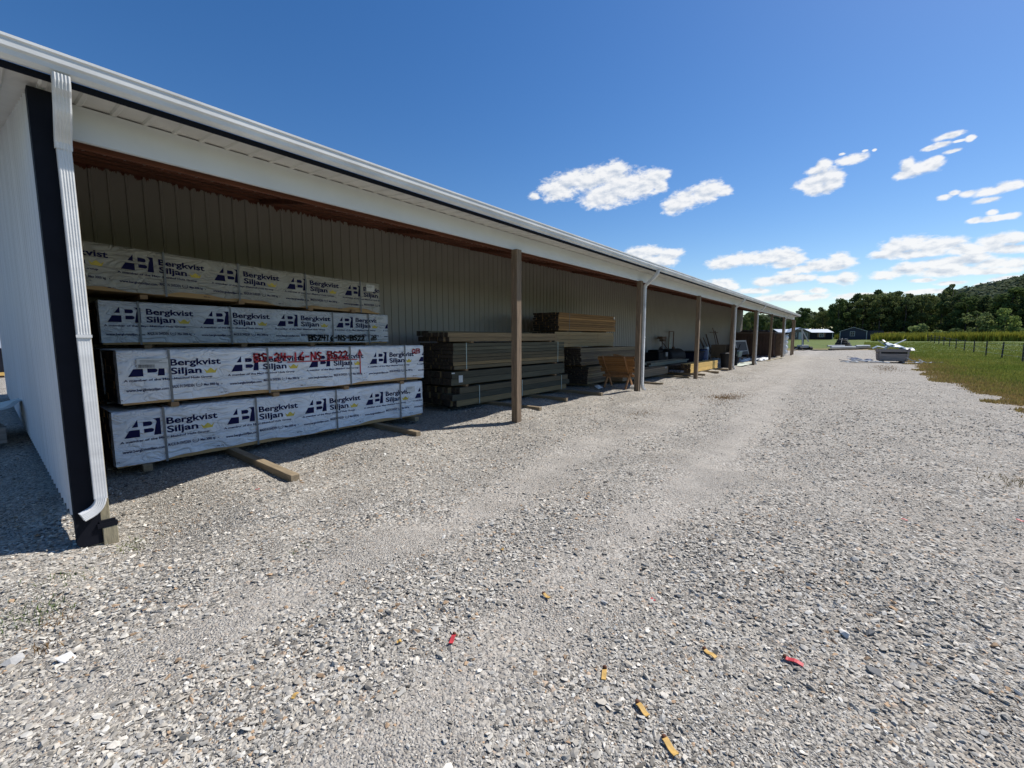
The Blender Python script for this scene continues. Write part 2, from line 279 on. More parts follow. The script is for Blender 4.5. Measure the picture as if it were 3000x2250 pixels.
def ground_material():
    m = bpy.data.materials.new('crushed_stone_and_grass'); m.use_nodes = True; nt = m.node_tree; L = nt.links; b = nt.nodes['Principled BSDF']
    b.inputs['Roughness'].default_value = 0.92; b.inputs['Specular IOR Level'].default_value = 0.25
    tcn = nt.nodes.new('ShaderNodeTexCoord'); vec = tcn.outputs['Object']
    col, hgt = stone_nodes(nt, vec)
    def N(t, **k):
        n = nt.nodes.new(t)
        for a, b2 in k.items(): setattr(n, a, b2)
        return n
    ln_ = nt.nodes.new('ShaderNodeAttribute'); ln_.attribute_name = 'lane'; lf = nt.nodes.new('ShaderNodeMath'); lf.operation = 'MULTIPLY'; L.new(ln_.outputs['Fac'], lf.inputs[0]); lf.inputs[1].default_value = 0.55
    lm = nt.nodes.new('ShaderNodeMix'); lm.data_type = 'RGBA'; L.new(lf.outputs[0], lm.inputs[0]); L.new(col, lm.inputs[6]); lm.inputs[7].default_value = (0.43, 0.395, 0.345, 1); col = lm.outputs[2]
    # grass colours
    n1 = N('ShaderNodeTexNoise'); n1.inputs['Scale'].default_value = 0.5; n1.inputs['Detail'].default_value = 8; n1.inputs['Roughness'].default_value = 0.7; L.new(vec, n1.inputs['Vector'])
    r1 = N('ShaderNodeValToRGB'); L.new(n1.outputs[0], r1.inputs[0]); e = r1.color_ramp.elements
    e[0].position = 0.3; e[0].color = (0.070, 0.108, 0.020, 1); e[1].position = 0.72; e[1].color = (0.145, 0.155, 0.036, 1)
    q = e.new(0.5); q.color = (0.100, 0.138, 0.026, 1)
    nf = N('ShaderNodeTexNoise'); nf.inputs['Scale'].default_value = 9; nf.inputs['Detail'].default_value = 6; L.new(vec, nf.inputs['Vector'])
    hs = N('ShaderNodeHueSaturation'); L.new(r1.outputs[0], hs.inputs['Color'])
    mv = N('ShaderNodeMapRange'); L.new(nf.outputs[0], mv.inputs[0]); mv.inputs[1].default_value = 0.3; mv.inputs[2].default_value = 0.7; mv.inputs[3].default_value = 0.6; mv.inputs[4].default_value = 1.4; L.new(mv.outputs[0], hs.inputs['Value'])
    at = N('ShaderNodeAttribute', attribute_name='grass')
    nb = N('ShaderNodeTexNoise'); nb.inputs['Scale'].default_value = 1.1; nb.inputs['Detail'].default_value = 8; nb.inputs['Roughness'].default_value = 0.75; L.new(vec, nb.inputs['Vector'])
    s = N('ShaderNodeMath', operation='MULTIPLY_ADD'); L.new(nb.outputs[0], s.inputs[0]); s.inputs[1].default_value = 2.6; L.new(at.outputs['Fac'], s.inputs[2])
    g = N('ShaderNodeMapRange'); L.new(s.outputs[0], g.inputs[0]); g.inputs[1].default_value = 1.2; g.inputs[2].default_value = 1.75
    br = N('ShaderNodeMapRange'); L.new(s.outputs[0], br.inputs[0]); br.inputs[1].default_value = 1.6; br.inputs[2].default_value = 5.2
    gb = N('ShaderNodeMix', data_type='RGBA'); L.new(br.outputs[0], gb.inputs[0]); gb.inputs[6].default_value = (0.23, 0.165, 0.08, 1); L.new(hs.outputs[0], gb.inputs[7])
    fin = N('ShaderNodeMix', data_type='RGBA'); L.new(g.outputs[0], fin.inputs[0]); L.new(col, fin.inputs[6]); L.new(gb.outputs[2], fin.inputs[7])
    L.new(fin.outputs[2], b.inputs['Base Color'])
    bp = N('ShaderNodeBump'); bp.inputs['Strength'].default_value = 1.0; bp.inputs['Distance'].default_value = 0.016
    L.new(hgt, bp.inputs['Height']); L.new(bp.outputs[0], b.inputs['Normal'])
    return m
def axis(parts):
    out = []
    for a, b, st in parts: out += list(np.arange(a, b, st))
    return np.array(out + [parts[-1][1]])
gx = axis([(-600, -60, 60), (-60, -10, 5), (-10, -2, 0.5), (-2, 14, 0.07), (14, 32, 0.2), (32, 80, 0.6), (80, 260, 4), (260, 1400, 60)])
gy = axis([(-900, -100, 50), (-100, -20, 4), (-20, -5, 0.5), (-5, -0.5, 0.15), (-0.5, 8, 0.07), (8, 12, 0.3), (12, 60, 3), (60, 900, 60)])
GX, GY = np.meshgrid(gx, gy, indexing='ij'); GZ = terrain(GX.ravel(), GY.ravel())
nxg, nyg = GX.shape; idx = np.arange(nxg*nyg).reshape(nxg, nyg)
Q = np.stack([idx[:-1,:-1], idx[1:,:-1], idx[1:,1:], idx[:-1,1:]], -1).reshape(-1, 4)
gm = ground_material()
def lane(x, y):      # compacted wheel tracks running along the yard
    w = (vnoise(np.asarray(x)*0.35+7, np.asarray(y)*0.2)-0.5)*0.9
    c1 = 1.15+0.06*x+w; c2 = 3.05+0.02*x+w; m = np.exp(-((y-c1)/0.42)**2)+0.8*np.exp(-((y-c2)/0.40)**2)
    return np.clip(m*(0.55+0.9*vnoise(np.asarray(x)*1.3, np.asarray(y)*2.1+30)), 0, 1)
ground = fast_mesh('ground', np.stack([GX.ravel(), GY.ravel(), GZ], -1), Q, gm, {'grass': ('FLOAT', grass_sd(GX.ravel(), GY.ravel())), 'lane': ('FLOAT', lane(GX.ravel(), GY.ravel()))}, flat=False)
kind(ground, 'structure')

# loose crushed stone: real stones, thickest close to the camera
def hull_stone(seed, n=9):
    r = random.Random(seed); bm = bmesh.new()
    for i in range(n):
        v = Vector((r.gauss(0,1), r.gauss(0,1), r.gauss(0,1))).normalized(); v.x *= 1.0; v.y *= r.uniform(0.5, 0.85); v.z *= r.uniform(0.3, 0.5)
        bm.verts.new(v)
    res = bmesh.ops.convex_hull(bm, input=bm.verts)
    bmesh.ops.delete(bm, geom=[g for g in res['geom_interior'] if isinstance(g, bmesh.types.BMVert)], context='VERTS')
    bmesh.ops.triangulate(bm, faces=bm.faces); bm.verts.index_update()
    V = np.array([v.co[:] for v in bm.verts]); F = np.array([[v.index for v in f.verts] for f in bm.faces]); bm.free(); return V, F
def stone_mat():
    m = bpy.data.materials.new('loose_stone'); m.use_nodes = True; nt = m.node_tree; b = nt.nodes['Principled BSDF']
    at = nt.nodes.new('ShaderNodeAttribute'); at.attribute_name = 'tone'
    tcn = nt.nodes.new('ShaderNodeTexCoord'); nn = nt.nodes.new('ShaderNodeTexNoise'); nn.inputs['Scale'].default_value = 90; nt.links.new(tcn.outputs['Object'], nn.inputs['Vector'])
    mr3 = nt.nodes.new('ShaderNodeMapRange'); nt.links.new(nn.outputs[0], mr3.inputs[0]); mr3.inputs[3].default_value = 0.75; mr3.inputs[4].default_value = 1.25
    hs = nt.nodes.new('ShaderNodeHueSaturation'); nt.links.new(at.outputs['Color'], hs.inputs['Color']); nt.links.new(mr3.outputs[0], hs.inputs['Value'])
    nt.links.new(hs.outputs[0], b.inputs['Base Color']); b.inputs['Roughness'].default_value = 0.88; b.inputs['Specular IOR Level'].default_value = 0.3
    return m
SM = stone_mat()
STONES = [hull_stone(k, 8 + k % 3) for k in range(10)]
def scatter_stones(name, px, py, size, sink=0.25, dark=0.0):
    n = len(px); pz = terrain(px, py); Vs = []; Fs = []; Cs = []; off = 0
    which = rng.integers(0, len(STONES), n)
    tone = np.clip(rng.normal(0.415, 0.12, n), 0.12, 0.68); tone = np.where(rng.random(n) < 0.08, tone*0.5, tone)*(1-dark)
    warm = rng.normal(0, 0.02, n); col = np.stack([tone*(1.06+warm), tone*(0.99), tone*(0.86-warm)], -1)
    tan = rng.random(n) < 0.03; col[tan] = np.array([0.42, 0.29, 0.18])*rng.uniform(0.7, 1.2, (tan.sum(), 1))
    for k, (SV, SF) in enumerate(STONES):
        ii = np.where(which == k)[0]
        if not len(ii): continue
        a = rng.random(len(ii))*2*np.pi; t = rng.normal(0, 0.25, len(ii)); t2 = rng.normal(0, 0.25, len(ii)); s = size[ii]
        ca, sa = np.cos(a), np.sin(a)
        X = SV[None,:,0]*s[:,None]; Y = SV[None,:,1]*s[:,None]; Z = SV[None,:,2]*s[:,None]
        Z2 = Z + X*np.tan(t)[:,None]*0.6 + Y*np.tan(t2)[:,None]*0.6
        x = X*ca[:,None]-Y*sa[:,None]+px[ii,None]; y = X*sa[:,None]+Y*ca[:,None]+py[ii,None]; z = Z2 + (pz[ii]+s*sink)[:,None]
        Vs.append(np.stack([x, y, z], -1).reshape(-1, 3)); nv = len(SV)
        Fs.append((SF[None]+ (np.arange(len(ii))*nv)[:,None,None]+off).reshape(-1, 3)); off += nv*len(ii)
        Cs.append(np.repeat(np.concatenate([col[ii], np.ones((len(ii),1))], 1), nv, 0))
    o = fast_mesh(name, np.concatenate(Vs), np.concatenate(Fs), SM, {'tone': ('FLOAT_COLOR', np.concatenate(Cs))})
    return o
NS = 190000
ang = rng.uniform(math.radians(-20), math.radians(104), NS); rad = 1.2*np.exp(rng.random(NS)*math.log(22/1.2))
px = rad*np.cos(ang); py = rad*np.sin(ang)
coarse = np.clip(vnoise(px*0.55+11, py*0.55+5)*1.2 + 0.65*np.exp(-((px-0.2)**2+(py-3.6)**2)/2.6) + 0.3*np.exp(-((px-4)**2+(py+0.3)**2)/3.0), 0.15, 1.4)
sz = np.exp(rng.normal(math.log(0.0079), 0.47, NS))*(0.62+0.75*coarse)*(0.85+0.055*rad)
la = lane(px, py); sz = sz*(1-0.42*la)
keep = (rng.random(NS) > 0.62*la) & (py < 9.5) & (grass_sd(px, py) < 0.5) & (sz < 0.033) & (rng.random(NS) < np.clip(1.15-np.clip((py-6.6)/1.5,0,1)*0.6, 0, 1))
gravel = scatter_stones('gravel', px[keep], py[keep], sz[keep]); kind(gravel, 'stuff', 'loose pale grey crushed stone covering the yard', 'gravel')
# the few big stones one can pick out
BIG = [(0.16,3.31,0.052,'large white stone on the gravel at lower left'), (-0.03,3.55,0.06,'flat pale stone at the left edge of the gravel'), (1.54,2.37,0.04,'dark knobbly stone with a deep shadow, left of the red scrap'),
       (2.77,-0.15,0.042,'dark rounded stone right of the long red scrap'), (3.13,-0.12,0.04,'pale pair stone behind the dark rounded stone'), (3.02,-0.02,0.036,'white stone beside the pale pair stone'),
       (1.96,1.8,0.026,'small grey stone between the nearest yellow scraps'), (2.62,0.62,0.03,'rounded grey stone above the yellow scraps'), (2.42,1.2,0.028,'smooth grey stone beyond the round red scrap')]
for i, (bx, by, s, lb) in enumerate(BIG):
    V, F = STONES[i % len(STONES)]
    tone = 0.2 if 'dark' in lb else (0.62 if 'white' in lb else 0.42)
    r = random.Random(i); vs = [(x*s*1.0, y*s*1.1, z*s*1.3) for x, y, z in V]
    me = bpy.data.meshes.new('stone'); me.from_pydata(vs, [], [tuple(map(int, f)) for f in F]); me.update()
    at = me.attributes.new('tone', 'FLOAT_COLOR', 'POINT'); at.data.foreach_set('color', np.tile([tone, tone*0.985, tone*0.94, 1], len(vs)).astype(np.float32))
    me.materials.append(SM); o = bpy.data.objects.new('stone', me); C.objects.link(o); o.location = (bx, by, tz(bx, by)+s*0.35); o.rotation_euler = (0, 0, r.uniform(0, 6)); tag(o, lb, 'stone', 'larger stones lying on the gravel')

# coloured scraps of foam sheathing shot into the gravel: red and yellow-brown ends
YEL = mat('yellow_scrap', (0.58, 0.36, 0.10), 0.7, 0.25, 60); RED = mat('red_scrap', (0.50, 0.04, 0.05), 0.6, 0.25, 60); BRN = mat('rust_scrap', (0.13, 0.05, 0.025), 0.8, 0.3, 40); PNK = mat('pink_scrap', (0.62, 0.16, 0.14), 0.6, 0.1, 40)
SCR = [(1.55,1.70,RED,30,1.0,'red plastic strip standing crooked at the centre of the foreground'), (2.21,1.51,YEL,75,0.8,'small yellow strip on the gravel near the centre'), (2.63,0.96,RED,60,0.45,'crumpled red scrap glinting on the gravel'),
       (2.36,0.54,YEL,67,0.95,'yellow strip with a brown end, left of the long red strip'), (2.59,0.18,RED,87,1.1,'long red strip with a rusty end, rightmost in the foreground'), (1.87,0.92,YEL,23,1.0,'yellow strip tilted to the right, in the middle of the foreground'),
       (1.78,0.68,YEL,60,1.0,'yellow strip with dark tip, second nearest to the camera'), (1.68,0.52,YEL,55,1.1,'yellow strip with brown tip, nearest to the camera'), (2.55,2.18,YEL,20,0.45,'tiny yellow scrap farther up the gravel'),
       (1.84,5.19,RED,10,0.6,'small dark red scrap near the first timber beam'), (1.35,1.92,YEL,150,0.35,'tiny orange scrap left of the red strip'), (0.82,2.02,YEL,30,0.5,'pale yellow scrap alone at lower left'),
       (5.37,-0.40,PNK,80,0.6,'faded pink scrap far out at right'), (5.96,-1.23,PNK,70,0.8,'pinkish scrap at the right edge of the gravel')]
for i, (sx_, sy_, m_, a, s, lb) in enumerate(SCR):
    t = thing('scrap', lb, 'scrap', (sx_, sy_, tz(sx_, sy_)+0.012), math.radians(a+180), 'coloured plastic scraps on the gravel')
    b = MB(); L_, W_ = 0.074*s, 0.023*max(s, .7)
    n = 6
    for k in range(n):
        x0 = -L_/2 + L_*k/n; x1 = x0 + L_/n; z0 = 0.004*math.sin(k*1.1+i); z1 = 0.004*math.sin((k+1)*1.1+i)
        b.add([(x0,-W_/2,z0),(x1,-W_/2,z1),(x1,W_/2,z1+.002),(x0,W_/2,z0+.002),(x0,-W_/2,z0+.004),(x1,-W_/2,z1+.004),(x1,W_/2,z1+.006),(x0,W_/2,z0+.006)], ((0,3,2,1),(4,5,6,7),(0,1,5,4),(1,2,6,5),(2,3,7,6),(3,0,4,7)))
    b.build('strip', m_, t)
    if s > 0.75 and m_ is not PNK:
        b = MB(); b.tube([(-L_/2-0.012,0,0.004),(-L_/2-0.004,0,0.006),(-L_/2+0.003,0,0.006)], 0.007, 8, rs=[0.006,0.012,0.011]); b.build('tip', BRN, t, smooth=True)

# grass: blades along the yard's edge and over the near field
def blades(name, px, py, h, col, w=0.012, lean=0.5, per=3):
    n = len(px)*per; bx = np.repeat(px, per)+rng.normal(0, 0.05, n); by = np.repeat(py, per)+rng.normal(0, 0.05, n); bh = np.repeat(h, per)*rng.uniform(0.6, 1.2, n)
    bz = terrain(bx, by)-0.01; a = rng.random(n)*6.283; la = rng.random(n)*6.283; ln = rng.uniform(0, lean, n)*bh; ww = w*rng.uniform(0.6, 1.4, n)*(1+0.012*np.hypot(bx, by))
    dx, dy = np.cos(a)*ww, np.sin(a)*ww; lx, ly = np.cos(la)*ln, np.sin(la)*ln
    V = np.stack([np.stack([bx-dx, by-dy, bz],-1), np.stack([bx+dx, by+dy, bz],-1), np.stack([bx+dx*.7+lx*.35, by+dy*.7+ly*.35, bz+bh*.6],-1), np.stack([bx-dx*.7+lx*.35, by-dy*.7+ly*.35, bz+bh*.6],-1), np.stack([bx+lx, by+ly, bz+bh],-1)], 1).reshape(-1, 3)
    o = (np.arange(n)*5)[:,None,None]; F = (np.array([[0,1,2],[0,2,3],[3,2,4]])[None]+o).reshape(-1, 3)
    c = np.repeat(np.repeat(col, per, 0)*rng.uniform(0.7, 1.3, (n,1)), 5, 0); c = np.concatenate([c, np.ones((len(c),1))], 1)
    return fast_mesh(name, V, F, GM, {'tone': ('FLOAT_COLOR', c)})
def leaf_mat(name, rough=0.7, trans=0.35):
    m = bpy.data.materials.new(name); m.use_nodes = True; nt = m.node_tree; b = nt.nodes['Principled BSDF']
    at = nt.nodes.new('ShaderNodeAttribute'); at.attribute_name = 'tone'; nt.links.new(at.outputs['Color'], b.inputs['Base Color']); b.inputs['Roughness'].default_value = rough; b.inputs['Specular IOR Level'].default_value = 0.05
    tr = nt.nodes.new('ShaderNodeBsdfTranslucent'); nt.links.new(at.outputs['Color'], tr.inputs[0]); mxx = nt.nodes.new('ShaderNodeMixShader'); mxx.inputs[0].default_value = trans
    out = nt.nodes['Material Output']; nt.links.new(b.outputs[0], mxx.inputs[1]); nt.links.new(tr.outputs[0], mxx.inputs[2]); nt.links.new(mxx.outputs[0], out.inputs[0]); return m
GM = leaf_mat('grass_blade', 1.0, 0.22)
NG = 80000
gxp = 11*np.exp(rng.random(NG)*math.log(105/11)); gyp = np.interp(gxp, EX, EY) - rng.random(NG)**1.2*(2+gxp*0.36) + 0.5
sd = grass_sd(gxp, gyp) + (vnoise(gxp*1.3, gyp*1.3)-0.5)*1.2
k = sd > -0.1; gxp, gyp, sd = gxp[k], gyp[k], sd[k]
green = np.array([0.20, 0.25, 0.045]); yel = np.array([0.33, 0.32, 0.075]); brn = np.array([0.37, 0.27, 0.11])
t1 = np.clip(sd/2.0 + rng.normal(0, 0.22, len(sd)), 0, 1)[:,None]; t2 = np.clip(vnoise(gxp*0.3, gyp*0.3)+rng.normal(0, 0.25, len(sd)), 0, 1)[:,None]
colg = brn*(1-t1) + (green*(1-t2)+yel*t2)*t1
grass = blades('grass', gxp, gyp, 0.07+0.13*np.clip(sd, 0, 1)*rng.random(len(sd)), colg, 0.010); kind(grass, 'stuff', 'green field grass with a brown dry edge along the gravel', 'grass')
def patch(cx, cy, rx, ry, n, h, c, lb, name='weed_patch', w=0.003):
    p = rng.normal(0, 1, (n, 2)); col = np.array(c)*rng.uniform(0.7, 1.3, (n, 1))
    o = blades(name, cx+p[:,0]*rx, cy+p[:,1]*ry, np.full(n, h), col, w, 1.2, 2); o['kind'] = 'stuff'; tag(o, lb, 'weeds', 'weed tufts in the gravel'); return o
G1, B1 = (0.09, 0.14, 0.035), (0.24, 0.15, 0.07)
patch(0.10, 4.22, 0.09, 0.13, 75, 0.05, G1, 'green grass tuft at the left edge of the gravel'); patch(0.28, 4.66, 0.09, 0.06, 40, 0.04, G1, 'green sprigs below the corner of the shed')
patch(0.15, 4.0, 0.05, 0.07, 45, 0.04, B1, 'reddish dry tuft below the green grass tuft'); patch(0.09, 3.62, 0.025, 0.025, 26, 0.05, B1, 'small orange dry tuft beside the large white stone')
patch(1.51, 3.51, 0.04, 0.03, 22, 0.03, G1, 'tiny green weed alone in the middle gravel'); patch(13.4, 3.0, 0.55, 0.22, 420, 0.07, B1, 'brown dried weeds spread on the gravel in mid yard')
patch(1.15, 5.15, 0.22, 0.12, 60, 0.03, B1, 'dry brown grass stalks by the foot of the downspout'); patch(9.5, 3.9, 0.25, 0.1, 90, 0.04, B1, 'sparse dry weeds beyond the first brown post')
patch(0.72, 5.06, 0.08, 0.05, 45, 0.05, (0.13, 0.16, 0.04), 'yellow green weeds at the foot of the corner block')
patch(31.0, -1.0, 1.6, 0.35, 260, 0.10, B1, 'rusty brown weeds on the gravel in front of the wooden bin'); patch(7.6, -1.6, 0.25, 0.18, 150, 0.06, (0.2,0.15,0.06), 'brown weeds at the right edge of the yard')

# ------------------------------------------------------------------ the long open shed
PY = 5.52; PX0 = 0.77; BAY = 6.1; XE = 50.3; WY = 9.9; SLP = 0.195
def zroof(y): return 3.703 + 0.085*(y-5.06) if y <= 5.52 else 3.742 + 0.197*(y-5.52)
WHITE = mat('white_painted_steel', (0.66, 0.68, 0.70), 0.42, 0.05, 1.5, bump=0.0015, bscale=14)
WALLM = mat('white_wall_steel', (0.62, 0.65, 0.69), 0.45, 0.11, 1.1, (2, 2, 0.25), bump=0.002, bscale=5)
SOFF = mat('soffit_steel', (0.60, 0.595, 0.56), 0.5, 0.10, 3, bump=0.001)
BLACK = mat('black_trim', (0.007, 0.008, 0.013), 0.7, 0.2, 4, spec=0.15)
GUTM = mat('gutter_white', (0.66, 0.66, 0.65), 0.45, 0.16, 3.5, (0.5, 1, 1.5))
REDW = mat('red_brown_beam', (0.15, 0.055, 0.03), 0.8, 0.4, 5, (0.3, 4, 4), bump=0.003)
POSTM = mat('weathered_post', (0.20, 0.142, 0.092), 0.85, 0.35, 6, (6, 6, 0.5), bump=0.004, bscale=10, per_obj=0.12)
TREAT = mat('pale_weathered_block', (0.30, 0.26, 0.17), 0.85, 0.3, 8, (6, 6, 0.8), bump=0.003)
def backwall_material():
    m = bpy.data.materials.new('grey_beige_liner'); m.use_nodes = True; nt = m.node_tree; L = nt.links; b = nt.nodes['Principled BSDF']
    b.inputs['Roughness'].default_value = 0.38
    t = nt.nodes.new('ShaderNodeTexCoord'); s = nt.nodes.new('ShaderNodeSeparateXYZ'); L.new(t.outputs['Object'], s.inputs[0])
    n = nt.nodes.new('ShaderNodeTexNoise'); n.inputs['Scale'].default_value = 1.2; n.inputs['Detail'].default_value = 4; L.new(t.outputs['Object'], n.inputs['Vector'])
    cr = nt.nodes.new('ShaderNodeValToRGB'); L.new(n.outputs[0], cr.inputs[0]); cr.color_ramp.elements[0].color = (0.27, 0.25, 0.225, 1); cr.color_ramp.elements[1].color = (0.345, 0.32, 0.29, 1)
    # red-brown stain running down from the ledger: its own ragged outline
    mp = nt.nodes.new('ShaderNodeMapping'); mp.inputs['Scale'].default_value = (7, 1, 0.35); L.new(t.outputs['Object'], mp.inputs[0])
    n2 = nt.nodes.new('ShaderNodeTexNoise'); n2.inputs['Scale'].default_value = 1.6; n2.inputs['Detail'].default_value = 7; n2.inputs['Roughness'].default_value = 0.7; L.new(mp.outputs[0], n2.inputs['Vector'])
    n3 = nt.nodes.new('ShaderNodeTexNoise'); n3.inputs['Scale'].default_value = 0.16; L.new(t.outputs['Object'], n3.inputs['Vector'])
    a = nt.nodes.new('ShaderNodeMath'); a.operation = 'MULTIPLY_ADD'; L.new(n2.outputs[0], a.inputs[0]); a.inputs[1].default_value = 0.75; a.inputs[2].default_value = -0.22
    b2 = nt.nodes.new('ShaderNodeMath'); b2.operation = 'MULTIPLY'; L.new(a.outputs[0], b2.inputs[0]); L.new(n3.outputs[0], b2.inputs[1])
    c = nt.nodes.new('ShaderNodeMath'); c.operation = 'ADD'; L.new(s.outputs[2], c.inputs[0]); L.new(b2.outputs[0], c.inputs[1])
    g = nt.nodes.new('ShaderNodeMath'); g.operation = 'GREATER_THAN'; L.new(c.outputs[0], g.inputs[0]); g.inputs[1].default_value = 4.57
    mx_ = nt.nodes.new('ShaderNodeMix'); mx_.data_type = 'RGBA'; L.new(g.outputs[0], mx_.inputs[0]); L.new(cr.outputs[0], mx_.inputs[6]); mx_.inputs[7].default_value = (0.12, 0.035, 0.02, 1)
    L.new(mx_.outputs[2], b.inputs['Base Color']); return m
shed = thing('open_lumber_shed', 'long open fronted white metal pole shed sheltering stacked lumber', 'shed', (0,0,0))
def ribbed(mb, axis_, a0, a1, fixed, zf0, zf1, rib=0.2286, d=0.016, w=0.03, sgn=-1, th=0.004, double=False):
    """ribbed steel sheet standing on `axis_` from a0 to a1; profile ribs point to sgn"""
    pts = []; a = a0; k = 0
    while a < a1-1e-6:
        n = min(a+rib, a1); pts += [(a, 0), (min(a+rib-w*1.7, n), 0)]
        if a+rib <= a1+1e-6: pts += [(a+rib-w*1.35, d), (a+rib-w*0.35, d)]
        a = n
    pts.append((a1, 0))
    vs = []; 
    for p, o in pts:
        for z in (zf0(p), zf1(p)):
            vs.append((p, fixed+sgn*o, z) if axis_ == 'x' else (fixed+sgn*o, p, z))
    fs = [(2*i, 2*i+2, 2*i+3, 2*i+1) for i in range(len(pts)-1)]
    mb.add(vs, fs)
    vs2 = [((v[0], v[1]-sgn*th, v[2]) if axis_ == 'x' else (v[0]-sgn*th, v[1], v[2])) for v in vs]
    mb.add(vs2, [tuple(reversed(f)) for f in fs]); return mb
# back wall, seen from the yard through the bays
mb = MB(); ribbed(mb, 'x', 0.46, 49.9, WY, lambda x: -0.05, lambda x: 4.60); mb.build('back_wall', backwall_material(), shed)
# end wall facing the near end, gabled up to the ridge
YR, YB = 12.3, 19.6
def zr(y): return zroof(y) if y <= YR else zroof(YR) - 0.197*(y-YR)
mb = MB(); ribbed(mb, 'y', 5.36, YB, 0.42, lambda y: 0.10 - 0.0*y, lambda y: zr(y)-0.005, sgn=-1, rib=0.2286, d=0.022, w=0.022); mb.build('end_wall', WALLM, shed)
mb = MB(); mb.box(0.426, 0.46, 5.40, YB-0.02, 0.0, 3.72); mb.build('shade_panel', mat('dark_shade_panel', (0.05, 0.04, 0.032), 0.85, 0.4, 5), shed)  # added dark panel: interior shade put into its colour, the wall itself is unlined
mb = MB(); mb.box(0.44, 50.0, YB-0.1, YB, 0, zr(YB)-0.01); mb.build('rear_wall', WALLM, shed)
mb = MB(); mb.box(49.96, 50.0, WY+0.02, YB-0.12, 0, zr(YB)-0.02); mb.build('far_wall', WALLM, shed)
# roof sheets with ribs on their underside
def roof_sheet(ys, x0, x1):
  b = MB()
  for y0, y1 in zip(ys[:-1], ys[1:]):
    xs = []; x = x0
    while x < x1:
        xs += [(x, 0), (min(x+0.17, x1), 0), (min(x+0.185, x1), -0.017), (min(x+0.215, x1), -0.017)]; x += 0.2286
    xs.append((x1, 0)); vs = []
    for p, d in xs:
        for y in (y0, y1): vs.append((p, y, zr(y)+d+0.018))
    nq = len(xs)
    b.add(vs, [(2*i, 2*i+1, 2*i+3, 2*i+2) for i in range(nq-1)])
    b.add([(v[0], v[1], zr(v[1])+0.024+(0 if d_ else 0)) for v, d_ in zip(vs, [0]*len(vs))], [(2*i, 2*i+2, 2*i+3, 2*i+1) for i in range(nq-1)])
  return b
roof_sheet([5.053, 5.52, YR], -0.62, XE).build('roof', SOFF, shed); roof_sheet([YR, YB+0.3], -0.62, XE).build('roof', SOFF, shed)
# eave: black trim strip, gutter, rake trim
mb = MB(); mb.box(-0.62, XE, 5.035, 5.05, 3.694, 3.745); mb.build('eave_trim', BLACK, shed)
mb = MB(); prof = [(5.03, 3.90), (5.03, 3.745), (4.985, 3.735), (4.955, 3.765), (4.95, 3.80), (4.935, 3.815), (4.935, 3.865), (4.925, 3.875), (4.925, 3.895), (4.94, 3.90)]
inn = [(y+0.004 if y < 5 else y-0.004, z+0.004) for y, z in prof[::-1]]
ring = prof + [(4.943, 3.893), (4.94, 3.82), (4.96, 3.80), (4.962, 3.77), (4.988, 3.742), (5.025, 3.75), (5.026, 3.90)]
n_ = len(ring); vs = [(x, y, z) for x in (-0.62, XE) for y, z in ring]
mb.add(vs, [(i, (i+1) % n_, n_+(i+1) % n_, n_+i) for i in range(n_)]); 
mb.add([(XE+0.002, y, z) for y, z in prof], [tuple(range(len(prof)))]); mb.add([(-0.622, y, z) for y, z in prof], [tuple(range(len(prof)))[::-1]]); mb.build('gutter', GUTM, shed)
mb = MB(); mb.box(-0.62, XE, 4.98, 5.10, 3.905, 3.913); mb.build('drip_edge', WHITE, shed)
# header: white cladding over a red-brown timber beam
mb = MB(); mb.box(0.50, XE+0.3, 5.495, 5.508, 3.45, 3.745); mb.box(0.50, XE+0.3, 5.508, 5.53, 3.447, 3.455); mb.build('header_cladding', WHITE, shed)
mb = MB(); mb.box(0.50, XE+0.25, 5.51, 5.55, 3.458, 3.735); mb.box(0.50, XE+0.25, 5.66, 5.70, 3.44, 3.74); 
for k in range(22): mb.box(0.6+k*2.3, 0.75+k*2.3, 5.55, 5.66, 3.50, 3.72)
mb.build('header_beam', REDW, shed)
for k in range(17):
    x = PX0+k*BAY/2; mb = MB(); M = Matrix.Translation((x+0.05, 5.71, zroof(5.71)-0.12)) @ Matrix.Rotation(math.atan(SLP), 4, 'X')
    mb.box(-0.02, 0.02, 0, 4.15, 0, 0.09, M); mb.build('rafter', REDW, shed)
mb = MB(); mb.box(0.47, 49.9, WY-0.055, WY-0.02, 4.50, 4.60); mb.build('ledger', REDW, shed)
mb = MB()
for k in range(7):
    y = 5.9+k*0.62; mb.box(0.47, XE, y-0.045, y+0.045, zroof(y)-0.042, zroof(y)-0.004)
mb.build('purlins', REDW, shed)
# posts
for k in range(1, 9):
    x = PX0 + k*BAY; z0 = tz(x, PY)-0.1; mb = MB()
    mb.box(x-0.07, x+0.07, 5.512-0.14+0.14-0.13, 5.492, z0, 3.449) if False else mb.box(x-0.075, x+0.075, 5.40, 5.492, z0, 3.449)
    mb.box(x-0.075, x+0.075, 5.4925, 5.545, z0, 3.444)
    mb.build('post', POSTM, shed, bevel=0.004)
mb = MB(); mb.box(50.75, 50.90, 5.40, 5.54, 0.0, 3.44); mb.build('post', POSTM, shed, bevel=0.004)
mb = MB(); mb.box(0.50, 0.628, 5.27, 5.40, -0.16, 3.44); mb.build('corner_post', TREAT, shed, bevel=0.004)
mb = MB(); mb.box(0.415, 0.565, 5.252, 5.266, -0.13, zroof(5.25)-0.02); mb.box(0.40, 0.415, 5.252, 5.37, -0.10, zroof(5.25)-0.02); mb.build('corner_trim', BLACK, shed)
